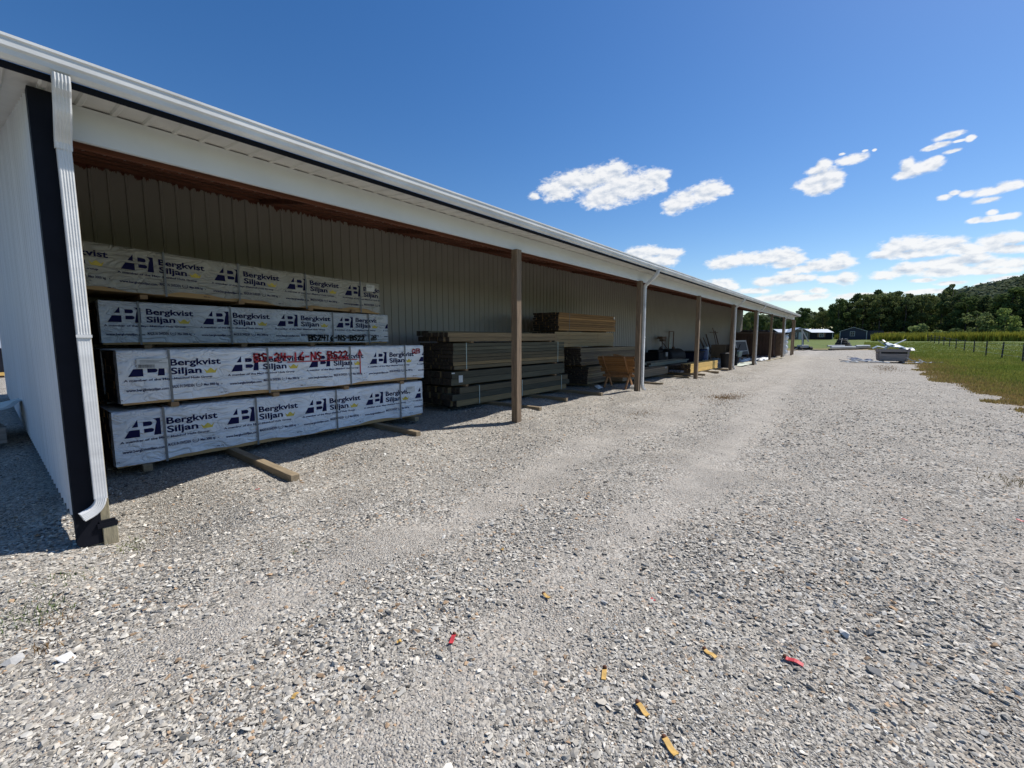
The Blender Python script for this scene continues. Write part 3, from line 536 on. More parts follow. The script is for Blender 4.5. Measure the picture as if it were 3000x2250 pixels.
mb = MB(); mb.box(0.535, 0.672, 5.232, 5.268, 0.01, 0.05, Matrix.Rotation(0.0, 4, 'Y')); mb.box(0.55, 0.66, 5.24, 5.262, 0.051, 0.075); mb.build('base_flashing', BLACK, shed); mb = MB(); mb.box(0.567, 0.668, 5.235, 5.41, -0.2, 0.006); mb.build('base_block', TREAT, shed, bevel=0.004)
mb = MB(); mb.box(0.46, 0.50, 5.285, 5.40, 3.44, 3.74); mb.build('corner_return', WHITE, shed)
# downspouts: oval ribbed pipe with elbows
def rect_pipe(mb, pts, w=0.078, d=0.058, rib=0.004, n=5, side=Vector((1,0,0))):
    pts = [Vector(p) for p in pts]; ring0 = []
    for s_ in range(4):
        for j in range(n*2):
            t = j/(n*2); r_ = rib if j % 2 else 0
            if s_ == 0: ring0.append((-w/2+t*w, -d/2-r_+0))
            elif s_ == 1: ring0.append((w/2, -d/2+t*d)) if j % 2 == 0 else ring0.append((w/2+rib*0.4, -d/2+t*d))
            elif s_ == 2: ring0.append((w/2-t*w, d/2+r_))
            else: ring0.append((-w/2, d/2-t*d)) if j % 2 == 0 else ring0.append((-w/2-rib*0.4, d/2-t*d))
    m_ = len(ring0); vs = []
    for i, p in enumerate(pts):
        dr = (pts[min(i+1, len(pts)-1)]-pts[max(i-1, 0)]).normalized(); sd = (side - dr*side.dot(dr)).normalized() if abs(side.dot(dr)) < 0.98 else Vector((0,1,0)); nn = dr.cross(sd)
        if nn.y < 0 and abs(nn.y) > 0.3: nn = -nn
        for a, b in ring0: vs.append(p+sd*a+nn*b)
    fs = [(i*m_+k, i*m_+(k+1) % m_, (i+1)*m_+(k+1) % m_, (i+1)*m_+k) for i in range(len(pts)-1) for k in range(m_)]
    return mb.add(vs, fs)
def downspout(x, kick, ypipe=5.36, zb=0.30):
    mb = MB(); y1 = 4.985; zt = 3.745
    rect_pipe(mb, [(x, y1, zt), (x, y1, zt-0.05), (x, y1+0.01, zt-0.09), (x, y1+0.04, zt-0.13), (x, y1+(ypipe-y1)*0.35, zt-0.23), (x, y1+(ypipe-y1)*0.75, zt-0.36), (x, ypipe-0.01, zt-0.43), (x, ypipe, zt-0.49)], w=0.098, d=0.072, rib=0.006)
    el_ = None
    rect_pipe(mb, [(x, ypipe, zt-0.48), (x, ypipe, 1.75)], w=0.086, d=0.062, rib=0.003)
    rect_pipe(mb, [(x, ypipe, 1.75), (x, ypipe, zb+0.02)], w=0.086, d=0.062, rib=0.001)
    mb.box(x-0.05, x+0.05, ypipe-0.042, ypipe-0.034, 1.72, 1.745)
    o = mb.build('downspout', GUTM, shed)
    mb = MB(); z = zb+0.03
    pts = [Vector((x, ypipe, z))]
    for t in range(1, 7):
        a = t/6*math.radians(68); pts.append(Vector((x+kick[0]*0.13*(1-math.cos(a)), ypipe+kick[1]*0.13*(1-math.cos(a)), z-0.13*math.sin(a))))
    e = pts[-1]; pts.append(e + Vector((kick[0]*0.05, kick[1]*0.05, -0.02)))
    rect_pipe(mb, pts, w=0.09, d=0.068, rib=0.005, side=Vector((abs(kick[1]), abs(kick[0]), 0)) if abs(kick[0]) > abs(kick[1]) else Vector((1,0,0)))
    mb.build('elbow', GUTM, o)
for k_, kk in ((0, None), (2, (1, -0.25)), (4, (1, -0.25)), (5, (1, -0.25)), (7, (1, -0.25))):
    if k_ == 0: downspout(0.572, (-1, -0.12), ypipe=5.215, zb=0.27)
    else: downspout(PX0+k_*BAY+0.155, kk, ypipe=5.37, zb=0.16+tz(PX0+k_*BAY, 5.4))

# ------------------------------------------------------------------ wrapped lumber packs
NAVY = mat('navy_print', (0.010, 0.011, 0.060), 0.7, 0.15, 5, spec=0.12); NAVY2 = mat('faded_navy_print', (0.02, 0.022, 0.075), 0.7, 0.2, 9, spec=0.12)
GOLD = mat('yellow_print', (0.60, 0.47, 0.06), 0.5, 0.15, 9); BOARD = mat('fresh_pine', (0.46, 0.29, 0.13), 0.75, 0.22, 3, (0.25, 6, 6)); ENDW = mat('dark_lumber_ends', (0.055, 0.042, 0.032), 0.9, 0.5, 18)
STRAPM = mat('grey_strap', (0.16, 0.17, 0.18), 0.4, 0.1, 8); PAPER = mat('paper_tag', (0.62, 0.63, 0.62), 0.6, 0.08, 20)
INKB = mat('black_marker', (0.012, 0.012, 0.014), 0.5, 0.1, 9); INKR = mat('red_marker', (0.42, 0.012, 0.03), 0.45, 0.15, 9); INKG = mat('small_black_print', (0.03,0.03,0.03), 0.6, 0.1, 9)
def wrap_mat(name, base):
    m = bpy.data.materials.new(name); m.use_nodes = True; nt = m.node_tree; b = nt.nodes['Principled BSDF']; L = nt.links
    b.inputs['Roughness'].default_value = 0.28; t = nt.nodes.new('ShaderNodeTexCoord')
    n0 = nt.nodes.new('ShaderNodeTexNoise'); n0.inputs['Scale'].default_value = 2; n0.inputs['Detail'].default_value = 6; L.new(t.outputs['Object'], n0.inputs['Vector'])
    cr = nt.nodes.new('ShaderNodeValToRGB'); L.new(n0.outputs[0], cr.inputs[0]); cr.color_ramp.elements[0].color = (*[c*0.82 for c in base], 1); cr.color_ramp.elements[1].color = (*base, 1)
    cr.color_ramp.elements[0].position = 0.3; cr.color_ramp.elements[1].position = 0.6; L.new(cr.outputs[0], b.inputs['Base Color'])
    mp = nt.nodes.new('ShaderNodeMapping'); mp.inputs['Rotation'].default_value = (0, math.radians(24), 0); mp.inputs['Scale'].default_value = (1.0, 1, 2.2); L.new(t.outputs['Object'], mp.inputs[0])
    n1 = nt.nodes.new('ShaderNodeTexNoise'); n1.inputs['Scale'].default_value = 3.2; n1.inputs['Detail'].default_value = 2.5; n1.inputs['Distortion'].default_value = 1.4; L.new(mp.outputs[0], n1.inputs['Vector'])
    ab = nt.nodes.new('ShaderNodeMath'); ab.operation = 'SUBTRACT'; L.new(n1.outputs[0], ab.inputs[0]); ab.inputs[1].default_value = 0.5
    ab2 = nt.nodes.new('ShaderNodeMath'); ab2.operation = 'ABSOLUTE'; L.new(ab.outputs[0], ab2.inputs[0])
    pw = nt.nodes.new('ShaderNodeMath'); pw.operation = 'POWER'; L.new(ab2.outputs[0], pw.inputs[0]); pw.inputs[1].default_value = 0.6
    bp = nt.nodes.new('ShaderNodeBump'); bp.inputs['Distance'].default_value = 0.036; bp.inputs['Strength'].default_value = 1.0; L.new(pw.outputs[0], bp.inputs['Height']); L.new(bp.outputs[0], b.inputs['Normal'])
    return m
WRAP = wrap_mat('white_film_wrap', (0.80, 0.83, 0.87)); WRAP3 = wrap_mat('shaded_film_wrap', (0.60, 0.62, 0.65)); WRAPD = wrap_mat('dusty_shaded_film_wrap', (0.40, 0.385, 0.34))  # upper packs' film darkened to stand for weaker light; the topmost is also dusty
_tcache = {}
def text_geo(s, x, z, width, cap, bold=0.0, shear=0.0):
    """flat lettering as triangles in (x, z): fitted to width and cap height"""
    key = (s, bold, shear)
    if key not in _tcache:
        cu = bpy.data.curves.new('t', 'FONT'); cu.body = s; cu.size = 1; cu.offset = bold; cu.shear = shear; cu.resolution_u = 3
        ob = bpy.data.objects.new('t', cu); me = bpy.data.meshes.new_from_object(ob)
        V = np.array([v.co[:2] for v in me.vertices]); me.calc_loop_triangles(); F = [tuple(t.vertices) for t in me.loop_triangles]
        bpy.data.objects.remove(ob); bpy.data.curves.remove(cu); bpy.data.meshes.remove(me)
        _tcache[key] = (V, F)
    V, F = _tcache[key]; w = V[:,0].max()-V[:,0].min(); 
    V2 = np.stack([(V[:,0]-V[:,0].min())*width/w + x, V[:,1]*cap/0.73 + z], -1)
    return V2, F
def tile():
    """one repeat of the wrap's print: lists of (V, F) for navy, small navy and yellow. Origin: lower left of the logo."""
    s = 0.22/330; H = 0.22; nav = []; sm = []; au = []
    def poly(pts, dst, k=H):
        V = np.array(pts)*k; bm = bmesh.new(); vs = [bm.verts.new((a, b, 0)) for a, b in V]; f = bm.faces.new(vs); bmesh.ops.triangulate(bm, faces=[f]); bm.verts.index_update()
        dst.append((V, [tuple(v.index for v in q.verts) for q in bm.faces])); bm.free()
    poly([(0,0),(.70,0),(.70,.44),(.25,.44)], nav); poly([(.36,.60),(.64,.60),(.64,1.02)], nav)
    arc = lambda cx, cy, rx, ry, a0, a1, n=8: [(cx+rx*math.cos(math.radians(a0+(a1-a0)*i/n)), cy+ry*math.sin(math.radians(a0+(a1-a0)*i/n))) for i in range(n+1)]
    poly([(.88,.60),(1.18,.60)] + arc(1.18,.73,.13,.13,-90,90) + [(.88,.86)], nav)
    poly([(.90,.20),(1.22,.20)] + arc(1.22,.32,.15,.12,-90,90) + [(.90,.44)], nav)
    poly([(1.36,0),(1.70,0),(1.70,1.0),(1.34,1.0)] + arc(1.26,.76,.26,.24,62,-38,7) + arc(1.30,.28,.34,.28,44,-64,9), nav)
    X = lambda u: (u-360)*s
    nav.append(text_geo('Bergkvist', X(1015), 0.125, 885*s, 0.088, 0.028)); nav.append(text_geo('Siljan', X(1015), 0.010, 525*s, 0.088, 0.028))
    sm.append(text_geo('A member of the Mayr-Meinhof Holz Group', X(295), -0.062, 1435*s, 0.028, 0.03))
    sm.append(text_geo('www.bergkvistsiljan.com', X(315), -0.190, 650*s, 0.034, 0.03)); sm.append(text_geo('MADE IN SWEDEN', X(1010), -0.178, 385*s, 0.042, 0.025)); sm.append(text_geo('Max 3000 kg', X(1565), -0.175, 270*s, 0.034, 0.03))
    sm.append(text_geo('KD', X(1455), -0.165, 50*s, 0.018, 0.01))
    for a0 in range(150, 391, 24):     # small laurel round the mark
        c = (X(1480)+0.034*math.cos(math.radians(a0)), -0.156+0.028*math.sin(math.radians(a0))); sm.append((np.array([[c[0]-.006, c[1]-.003],[c[0]+.006, c[1]-.003],[c[0]+.004, c[1]+.006],[c[0]-.004, c[1]+.006]]), [(0,1,2),(0,2,3)]))
    d = X(1895); sm.append((np.array([[d-.008,-.165],[d,-.173],[d+.008,-.165],[d,-.157]]), [(0,1,2),(0,2,3)]))
    for q, w in ((0, .04), (.052, .012), (.072, .012)): sm.append((np.array([[X(1850)+q,-.292],[X(1850)+q+w,-.292],[X(1850)+q+w,-.283],[X(1850)+q,-.283]]), [(0,1,2),(0,2,3)]))
    cx = X(1585); w = 245*s; h = 0.072; poly([(.15,0),(.85,0),(1,.9),(.78,.42),(.66,.72),(.58,.46),(.5,1.0),(.42,.46),(.34,.72),(.22,.42),(0,.9)], au, 1.0)
    V, F = au.pop(); au.append((np.stack([V[:,0]*w+cx, V[:,1]*h+0.0], -1), F))
    return nav, sm, au
TILE = tile()
GLY = {'B': [[(0,0),(0,1),(.6,.95),(.65,.7),(.1,.52),(.7,.4),(.65,.1),(0,0)]], 'S': [[(.65,.9),(.3,1),(.05,.8),(.3,.55),(.6,.35),(.4,.03),(0,.1)]], '2': [[(.05,.8),(.3,1),(.6,.8),(.45,.45),(0,0),(.7,.05)]],
       '4': [[(.1,1),(.05,.5),(.7,.5)],[(.55,.95),(.5,0)]], '1': [[(.3,1),(.28,0)]], '6': [[(.5,1),(.1,.5),(.15,.05),(.5,.0),(.6,.3),(.15,.4)]], '-': [[(.05,.5),(.5,.5)]], 'N': [[(0,0),(.05,1),(.55,.05),(.65,1)]],
       'Q': [[(.3,0),(0,.4),(.2,.95),(.6,.8),(.6,.2),(.3,0)],[(.4,.3),(.75,-.1)]], 'd': [[(.6,1),(.55,0),(.1,.05),(.1,.45),(.55,.5)]], '^': [[(.3,-.9),(.3,1)],[(0,.65),(.3,1.05),(.6,.65)]], ' ': []}
def scrawl(text, x, z, w, h, thick, y):
    mb = MB(); adv = w/len(text); r = random.Random(len(text))
    for i, ch in enumerate(text):
        j = r.uniform(-.06, .06)*h
        for st in GLY.get(ch, []):
            pts = [(x+i*adv+p[0]*adv*1.15, z+j+p[1]*h) for p in st]
            for a, b in zip(pts[:-1], pts[1:]):
                d = Vector((b[0]-a[0], 0, b[1]-a[1])); 
                if d.length < 1e-6: continue
                d.normalize(); n = Vector((-d.z, 0, d.x))*thick/2; A = Vector((a[0], y, a[1]))-d*thick*.4; B = Vector((b[0], y, b[1]))+d*thick*.4
                mb.add([A-n, B-n, B+n, A+n], [(0,1,2,3)])
    return mb
def pack(name_label, x0, x1, y0, z0, z1, logo_x, depth, straps, wm, seed, rag=1.0, sag=0.0, side_open=True, marks=None, first=True, group='film wrapped lumber packs'):
    L_ = x1-x0; t = thing('wrapped_lumber_pack', name_label, 'lumber pack', ((x0+x1)/2, y0+depth/2, z0), 0, group); ox, oy = (x0+x1)/2, y0+depth/2; r = random.Random(seed)
    ph = [r.uniform(0, 6) for _ in range(8)]
    def disp(x, z):      # slack in the film, gathered at the straps
        d = 0.006*math.sin(x*5.1+z*7+ph[0])+0.004*math.sin(x*11-z*13+ph[1])+0.0025*math.sin(x*23+z*19+ph[2])
        return -abs(d)*1.6-0.004
    def sg(x): return sag*((x-x0)/L_-0.5) - 0.012*math.sin((x-x0)/L_*math.pi)*abs(sag)*10
    def low(x):
        return 0.035*rag*(0.6+math.sin(x*2.7+ph[3])*0.5+math.sin(x*6.3+ph[4])*0.35+math.sin(x*15+ph[5])*0.12) + 0.018
    # lumber inside: courses of planed boards
    mb = MB(); hh = z1-z0-0.02; rows = 7; cols = max(6, int(depth/0.14))
    for i in range(rows):
        for j in range(cols):
            if 0 < i < rows-1 and 1 < j < cols-1 and False: continue
            a = x0+0.01+r.uniform(0, .025); b = x1-0.02-r.uniform(0, .02)
            ya = y0+0.012+j*(depth-.03)/cols; za = z0+i*hh/rows
            if j in (0, cols-1) or i in (0, rows-1) or True:
                M = None; mb.box(a-ox, b-ox, ya-oy, ya+(depth-.03)/cols-0.004, za-z0, za-z0+hh/rows-0.003)
    for v in range(len(mb.v)): p = mb.v[v]; mb.v[v] = (p[0], p[1], p[2]+sg(p[0]+ox))
    lum = mb.build('lumber', BOARD, t)
    lum.data.materials.append(ENDW)
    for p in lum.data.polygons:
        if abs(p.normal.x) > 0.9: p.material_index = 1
    # film wrap: front, top and right end
    nx, nzz = 110, 16; V = []; F = []
    for i in range(nx+1):
        x = x0+L_*i/nx; zb_ = z0+low(x)
        for j in range(nzz+1):
            z = zb_+(z1-zb_)*j/nzz; V.append((x-ox, y0+disp(x, z)-oy, z-z0+sg(x)))
        V.append((x-ox, y0+0.02-oy, z1+0.008-z0+sg(x))); V.append((x-ox, y0+depth*.5-oy, z1+0.006+0.006*math.sin(x*9)-z0+sg(x))); V.append((x-ox, y0+depth-oy, z1+0.004-z0+sg(x))); V.append((x-ox, y0+depth+0.006-oy, 0.06+sg(x)))
    m_ = nzz+5
    for i in range(nx):
        for j in range(m_-1): F.append((i*m_+j, (i+1)*m_+j, (i+1)*m_+j+1, i*m_+j+1))
    e = len(V); 
    F.append(tuple(nx*m_+j for j in range(m_)))
    V2 = [(v[0], v[1]+(0.003 if k % m_ <= nzz else 0), v[2]-(0.003 if k % m_ > nzz else 0)) for k, v in enumerate(V)]
    mw = MB(); mw.add(V, F); 
    # crumpled film tucked over the left end
    q = []; 
    for j in range(9):
        z = z0+low(x0)+(z1-z0-low(x0))*j/8; q += [(x0-ox, y0+disp(x0, z)-oy, z-z0+sg(x0)), (x0-0.012-ox+r.uniform(-.006,.006), y0+0.03+r.uniform(0,.05)-oy, z-z0+sg(x0)), (x0-0.004-ox, y0+0.10+r.uniform(0,.10)-oy, z-z0+sg(x0))]
    fq = []
    for j in range(8): fq += [(3*j, 3*j+3, 3*j+4, 3*j+1), (3*j+1, 3*j+4, 3*j+5, 3*j+2)]
    mw.add(q, fq)
    w = mw.build('film_wrap', wm, t, smooth=True)
    # print, tile after tile, cut off at the ends of the film
    zl = z0 + (z1-z0)*0.52
    for lx in logo_x:
      for nm, src, mt, off in (('printed_logo', 0, NAVY, .0035), ('small_print', 1, NAVY2, .0035), ('printed_crown', 2, GOLD, .0035)):
        bm = bmesh.new()
        for V_, F_ in TILE[src]:
            if V_[:,0].max()+lx < x0 or V_[:,0].min()+lx > x1: continue
            vs = [bm.verts.new((a+lx-ox, 0, b+zl-z0)) for a, b in V_]
            for f in F_:
                try: bm.faces.new([vs[k] for k in f])
                except ValueError: pass
        for side, nrm in ((x0+0.006, (-1,0,0)), (x1-0.006, (1,0,0))):
            if bm.faces: bmesh.ops.bisect_plane(bm, geom=bm.verts[:]+bm.edges[:]+bm.faces[:], plane_co=(side-ox, 0, 0), plane_no=nrm, clear_outer=True)
        if not bm.faces: bm.free(); continue
        bmesh.ops.subdivide_edges(bm, edges=[e_ for e_ in bm.edges if e_.calc_length() > 0.05], cuts=2)
        for v in bm.verts:
            x, z = v.co.x+ox, v.co.z+z0; v.co.y = y0+disp(x, z)-off-oy; v.co.z += sg(x)
        bmesh.ops.recalc_face_normals(bm, faces=bm.faces)
        me = bpy.data.meshes.new(nm); bm.to_mesh(me); bm.free(); me.materials.append(mt); o = bpy.data.objects.new(nm, me); C.objects.link(o); o.parent = w
    for sx in straps:
        mb = MB(); mb.box(sx-0.013-ox, sx+0.013-ox, -depth/2-0.031, -depth/2-0.027, -0.004+sg(sx), z1-z0+0.012+sg(sx)); mb.box(sx-0.013-ox, sx+0.013-ox, -depth/2-0.024, depth/2+0.01, z1-z0+0.012+sg(sx), z1-z0+0.015+sg(sx))
        mb.build('strap', STRAPM, t)
    if marks:
        for (txt, mx0, mz, mw_, mh, th, mt) in marks:
            mb = scrawl(txt, mx0-ox, mz-z0, mw_, mh, th, -depth/2-0.026)
            for v in range(len(mb.v)): p = mb.v[v]; mb.v[v] = (p[0], p[1], p[2]+sg(p[0]+ox))
            mb.build('handwriting', mt, w)
    return t, ox, oy
def tag_on(t, ox, oy, z0, x, z, w, h, y, barcode=False, tilt=0.0):
    mb = MB(); M = Matrix.Translation((x-ox, y-oy, z-z0)) @ Matrix.Rotation(tilt, 4, 'Y'); mb.box(0, w, -0.002, 0, 0, h, M); o = mb.build('paper_label', PAPER, t)
    mb = MB(); r = random.Random(3)
    if barcode:
        xx = 0.04*w
        while xx < w*0.55:
            bw = r.choice((.002, .003, .005)); mb.box(xx, xx+bw, -0.004, -0.003, h*0.08, h*0.42, M); xx += bw+r.choice((.003,.005))
    for k in range(3): mb.box(w*0.1, w*r.uniform(.5,.95), -0.004, -0.003, h*(.55+.13*k), h*(.58+.13*k), M)
    mb.build('label_print', INKG, o)
PER = 1.143
p1 = pack('white wrapped lumber pack at the bottom of the front stack, resting on timber beams', 0.96, 5.83, 7.2, 0.09, 0.80, [1.06+PER*k for k in range(-1, 5)], 1.1, [1.47, 2.6, 3.9, 5.26], WRAP, 1, 1.0, 0.02)
p2 = pack('white wrapped lumber pack with red marker scrawl and torn barcode label', 1.06, 5.88, 7.2, 0.87, 1.56, [1.15+1.15*k for k in range(-1, 5)], 1.1, [1.58, 2.81, 4.2, 5.4], WRAP, 2, 0.8, 0.0,
          marks=[('BS-24-16-NS BS22', 2.62, 1.36, 1.55, 0.12, 0.030, INKR), ('^', 4.36, 1.28, 0.10, 0.22, 0.02, INKR), ('QB', 5.58, 1.40, 0.22, 0.09, 0.02, INKR)])
mb = MB(); mb.box(-0.62, 0.62, -0.577, -0.576, 0.455, 0.472); o_ = mb.build('handwriting', INKR, p2[0]); o_.location = (0.25, 0, 0.0)
tag_on(*p2, 0.87, 1.24, 1.33, 0.33, 0.13, 7.172, True, 0.03); tag_on(*p1, 0.09, 5.42, 0.62, 0.20, 0.11, 7.172)
p3 = pack('white wrapped lumber pack with black marker scrawl near its right end', 1.10, 5.87, 8.4, 1.62, 2.24, [1.18+1.15*k for k in range(-1, 5)], 1.1, [1.53, 2.73, 4.55, 5.37], WRAP3, 3, 0.35, -0.02,
          marks=[('BS2416-NS-BS22', 4.05, 1.68, 1.22, 0.10, 0.030, INKB), ('dB', 5.42, 1.68, 0.14, 0.09, 0.02, INKB)])
tag_on(*p3, 1.62, 5.56, 2.06, 0.24, 0.13, 8.372)
p4 = pack('dusty wrapped lumber pack sagging on top of the stacks', 0.72, 5.68, 8.4, 2.33, 2.98, [1.38+1.155*k-1.155 for k in range(0, 5)], 1.1, [1.88, 2.89, 4.04, 5.2], WRAPD, 4, 1.7, -0.16)
tag_on(*p4, 2.33, 5.34, 2.72, 0.20, 0.14, 8.372)
for z0_, z1_, lb in ((0.09, 0.80, 'lower wrapped lumber pack standing behind the front stack'), (0.87, 1.56, 'upper wrapped lumber pack standing behind the front stack')):
    t = thing('wrapped_lumber_pack', lb, 'lumber pack', (3.5, 8.95, z0_), 0, 'film wrapped lumber packs')
    mb = MB(); r = random.Random(int(z0_*100))
    for i in range(6):
        for j in range(8): mb.box(-2.42+r.uniform(0,.03), 2.42, -0.54+j*0.135, -0.54+j*0.135+.131, i*(z1_-z0_)/6, (i+1)*(z1_-z0_)/6-.004)
    o = mb.build('lumber', BOARD, t); o.data.materials.append(ENDW)
    for p in o.data.polygons:
        if abs(p.normal.x) > 0.9: p.material_index = 1
    mb = MB(); mb.box(-2.41, 2.44, -0.552, -0.546, 0.03, z1_-z0_); mb.box(-2.41, 2.44, -0.55, 0.55, z1_-z0_+.001, z1_-z0_+.006); mb.build('film_wrap', WRAP, t)
# timber stickers between packs
STK = mat('sticker_wood', (0.30, 0.19, 0.10), 0.85, 0.3, 6, (0.4, 3, 3))
def sticker(x, y0, y1, z, h, lb):
    mb = MB(); mb.box(-0.045, 0.045, 0, y1-y0, 0, h); o = mb.build('spacer_board', STK, None); o.location = (x, y0, z); tag(o, lb, 'board', 'spacer boards between packs')
for i, x in enumerate((1.6, 2.9, 4.1, 5.3)): sticker(x, 7.16, 9.45, 0.803, 0.06, 'spacer board between the two front packs, %s' % ('leftmost','second from left','third from left','rightmost')[i])
for i, x in enumerate((1.6, 2.9, 4.1, 5.3)): sticker(x, 8.34, 9.45, 1.566, 0.05, 'spacer board under the pack with black marker, %s' % ('leftmost','second from left','third from left','rightmost')[i])
for i, x in enumerate((1.6, 2.9, 4.1, 5.0)): sticker(x, 8.34, 9.45, 2.25+(0.05 if x<3 else 0), 0.06, 'spacer board under the topmost wrapped pack, %s' % ('leftmost','second from left','third from left','rightmost')[i])

# beams lying on the gravel under the stacks
BEAM = mat('grey_brown_beam', (0.26, 0.20, 0.125), 0.85, 0.3, 5, (5, 0.5, 5), bump=0.003, per_obj=0.15)
def beam(x, y0, y1, lb, w=0.10, h=0.09, z=None, rz=0.0):
    mb = MB(); mb.box(-w/2, w/2, 0, y1-y0, 0, h); o = mb.build('timber_beam', BEAM, None, bevel=0.005); zz = tz(x, y0+0.3)-0.005 if z is None else z
    o.location = (x, y0, zz); o.rotation_euler = (0, 0, rz); tag(o, lb, 'beam', 'timber beams under the lumber stacks'); return o
beam(2.25, 5.17, 8.6, 'nearest timber beam, its squared end jutting far onto sunlit gravel', 0.105, 0.095, z=0.0)
beam(4.72, 5.95, 8.6, 'timber beam poking out near the right end of the wrapped packs', z=0.0)
beam(1.25, 7.1, 9.4, 'timber beam hidden under the left end of the wrapped packs', z=0.0); beam(5.6, 7.1, 9.4, 'timber beam under the right end of the wrapped packs', z=0.0)
beam(8.22, 5.82, 8.6, 'timber beam beside the foot of the first brown post', z=0.005); beam(10.0, 6.20, 8.6, 'timber beam just right of the first brown post', z=0.0); beam(11.6, 5.98, 8.6, 'timber beam halfway to the second brown post', z=0.0)
beam(15.33, 5.50, 8.8, 'timber beam with gravel on it, right of the second brown post', z=0.02); beam(18.55, 5.58, 8.6, 'timber beam left of the third post', z=0.03)
beam(20.3, 5.42, 8.0, 'short timber beam at the foot of the third post', z=0.03); beam(22.2, 5.32, 8.0, 'timber beam under the middle of the bright yellow stack', z=0.03); beam(24.4, 5.38, 8.0, 'timber beam under the right end of the bright yellow stack', z=0.03)

# ------------------------------------------------------------------ loose lumber stacks
def lumber(lb, x0, x1, y0, y1, z0, z1, rows, cols, m, jit=0.03, seed=0, endm=ENDW, straps=(), strapm=None, yjit=0.006, name='lumber_bundle', group='bare lumber bundles', skew=0.0, tags=()):
    t = thing(name, lb, 'lumber bundle', ((x0+x1)/2, (y0+y1)/2, z0), 0, group); r = random.Random(seed+100); mb = MB(); rh = (z1-z0)/rows; cw = (y1-y0)/cols; ox, oy = (x0+x1)/2, (y0+y1)/2
    for i in range(rows):
        a0 = r.uniform(-jit, jit)*0.5
        for j in range(cols):
            a = x0+a0+abs(r.gauss(0, jit)); b = x1+a0-abs(r.gauss(0, jit)); yy = y0+j*cw+(r.uniform(0, yjit) if j == 0 else 0)
            M = Matrix.Rotation(r.uniform(-1, 1)*0.0012, 4, 'Y')
            mb.box(a-ox, b-ox, yy-oy, y0+(j+1)*cw-0.004-oy, i*rh+r.uniform(0,.002), (i+1)*rh-0.008, M)
    ms = m if isinstance(m, (list, tuple)) else [m]
    o = mb.build('boards', ms[0], t); o.data.materials.append(endm)
    for q_ in ms[1:]: o.data.materials.append(q_)
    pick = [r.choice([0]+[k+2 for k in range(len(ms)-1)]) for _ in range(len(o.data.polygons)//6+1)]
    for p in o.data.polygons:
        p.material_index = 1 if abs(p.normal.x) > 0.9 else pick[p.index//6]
    for s in straps:
        mb = MB(); mb.box(s-ox-.012, s-ox+.012, y0-oy-.006, y0-oy-.003, -.003, z1-z0+.004); mb.box(s-ox-.012, s-ox+.012, y0-oy-.006, y1-oy, z1-z0+.004, z1-z0+.006); mb.build('strap', strapm or STRAPW, t)
    for (tx, tz_, tw, th) in tags:
        mb = MB(); mb.box(tx-ox, tx-ox+tw, y0-oy-.01, y0-oy-.007, tz_-z0, tz_-z0+th); mb.build('paper_label', PAPER, t)
    return t
def board_mat(name, c, v=0.3, rz=(0.35, 3, 9)):
    """board tint differs from board to board along z and y"""
    m = bpy.data.materials.new(name); m.use_nodes = True; nt = m.node_tree; b = nt.nodes['Principled BSDF']; L = nt.links; b.inputs['Roughness'].default_value = 0.82
    t = nt.nodes.new('ShaderNodeTexCoord'); mp = nt.nodes.new('ShaderNodeMapping'); mp.inputs['Scale'].default_value = rz; L.new(t.outputs['Object'], mp.inputs[0])
    n = nt.nodes.new('ShaderNodeTexNoise'); n.inputs['Scale'].default_value = 4; n.inputs['Detail'].default_value = 7; n.inputs['Roughness'].default_value = 0.7; L.new(mp.outputs[0], n.inputs['Vector'])
    cr = nt.nodes.new('ShaderNodeValToRGB'); L.new(n.outputs[0], cr.inputs[0]); cr.color_ramp.elements[0].position = 0.3; cr.color_ramp.elements[1].position = 0.72
    cr.color_ramp.elements[0].color = (*[q*(1-v) for q in c], 1); cr.color_ramp.elements[1].color = (*[q*(1+v) for q in c], 1)
    g = nt.nodes.new('ShaderNodeNewGeometry'); mr_ = nt.nodes.new('ShaderNodeMapRange'); L.new(g.outputs['Random Per Island'], mr_.inputs[0]); mr_.inputs[3].default_value = 1-v*0.9; mr_.inputs[4].default_value = 1+v*0.9
    hs = nt.nodes.new('ShaderNodeHueSaturation'); L.new(cr.outputs[0], hs.inputs['Color']); L.new(mr_.outputs[0], hs.inputs['Value'])
    # knots
    vo = nt.nodes.new('ShaderNodeTexVoronoi'); vo.inputs['Scale'].default_value = 3.2; mp2 = nt.nodes.new('ShaderNodeMapping'); mp2.inputs['Scale'].default_value = (0.9, 1, 2.4); L.new(t.outputs['Object'], mp2.inputs[0]); L.new(mp2.outputs[0], vo.inputs['Vector'])
    kn = nt.nodes.new('ShaderNodeMapRange'); L.new(vo.outputs['Distance'], kn.inputs[0]); kn.inputs[1].default_value = 0.05; kn.inputs[2].default_value = 0.09; kn.inputs[3].default_value = 0.55; kn.inputs[4].default_value = 0
    mk = nt.nodes.new('ShaderNodeMix'); mk.data_type = 'RGBA'; L.new(kn.outputs[0], mk.inputs[0]); L.new(hs.outputs[0], mk.inputs[6]); mk.inputs[7].default_value = (c[0]*.35, c[1]*.3, c[2]*.25, 1)
    L.new(mk.outputs[2], b.inputs['Base Color'])
    bp = nt.nodes.new('ShaderNodeBump'); bp.inputs['Distance'].default_value = 0.002; L.new(n.outputs[0], bp.inputs['Height']); L.new(bp.outputs[0], b.inputs['Normal']); return m
STRAPW = mat('pale_green_strap', (0.42, 0.50, 0.46), 0.5, 0.1, 8)
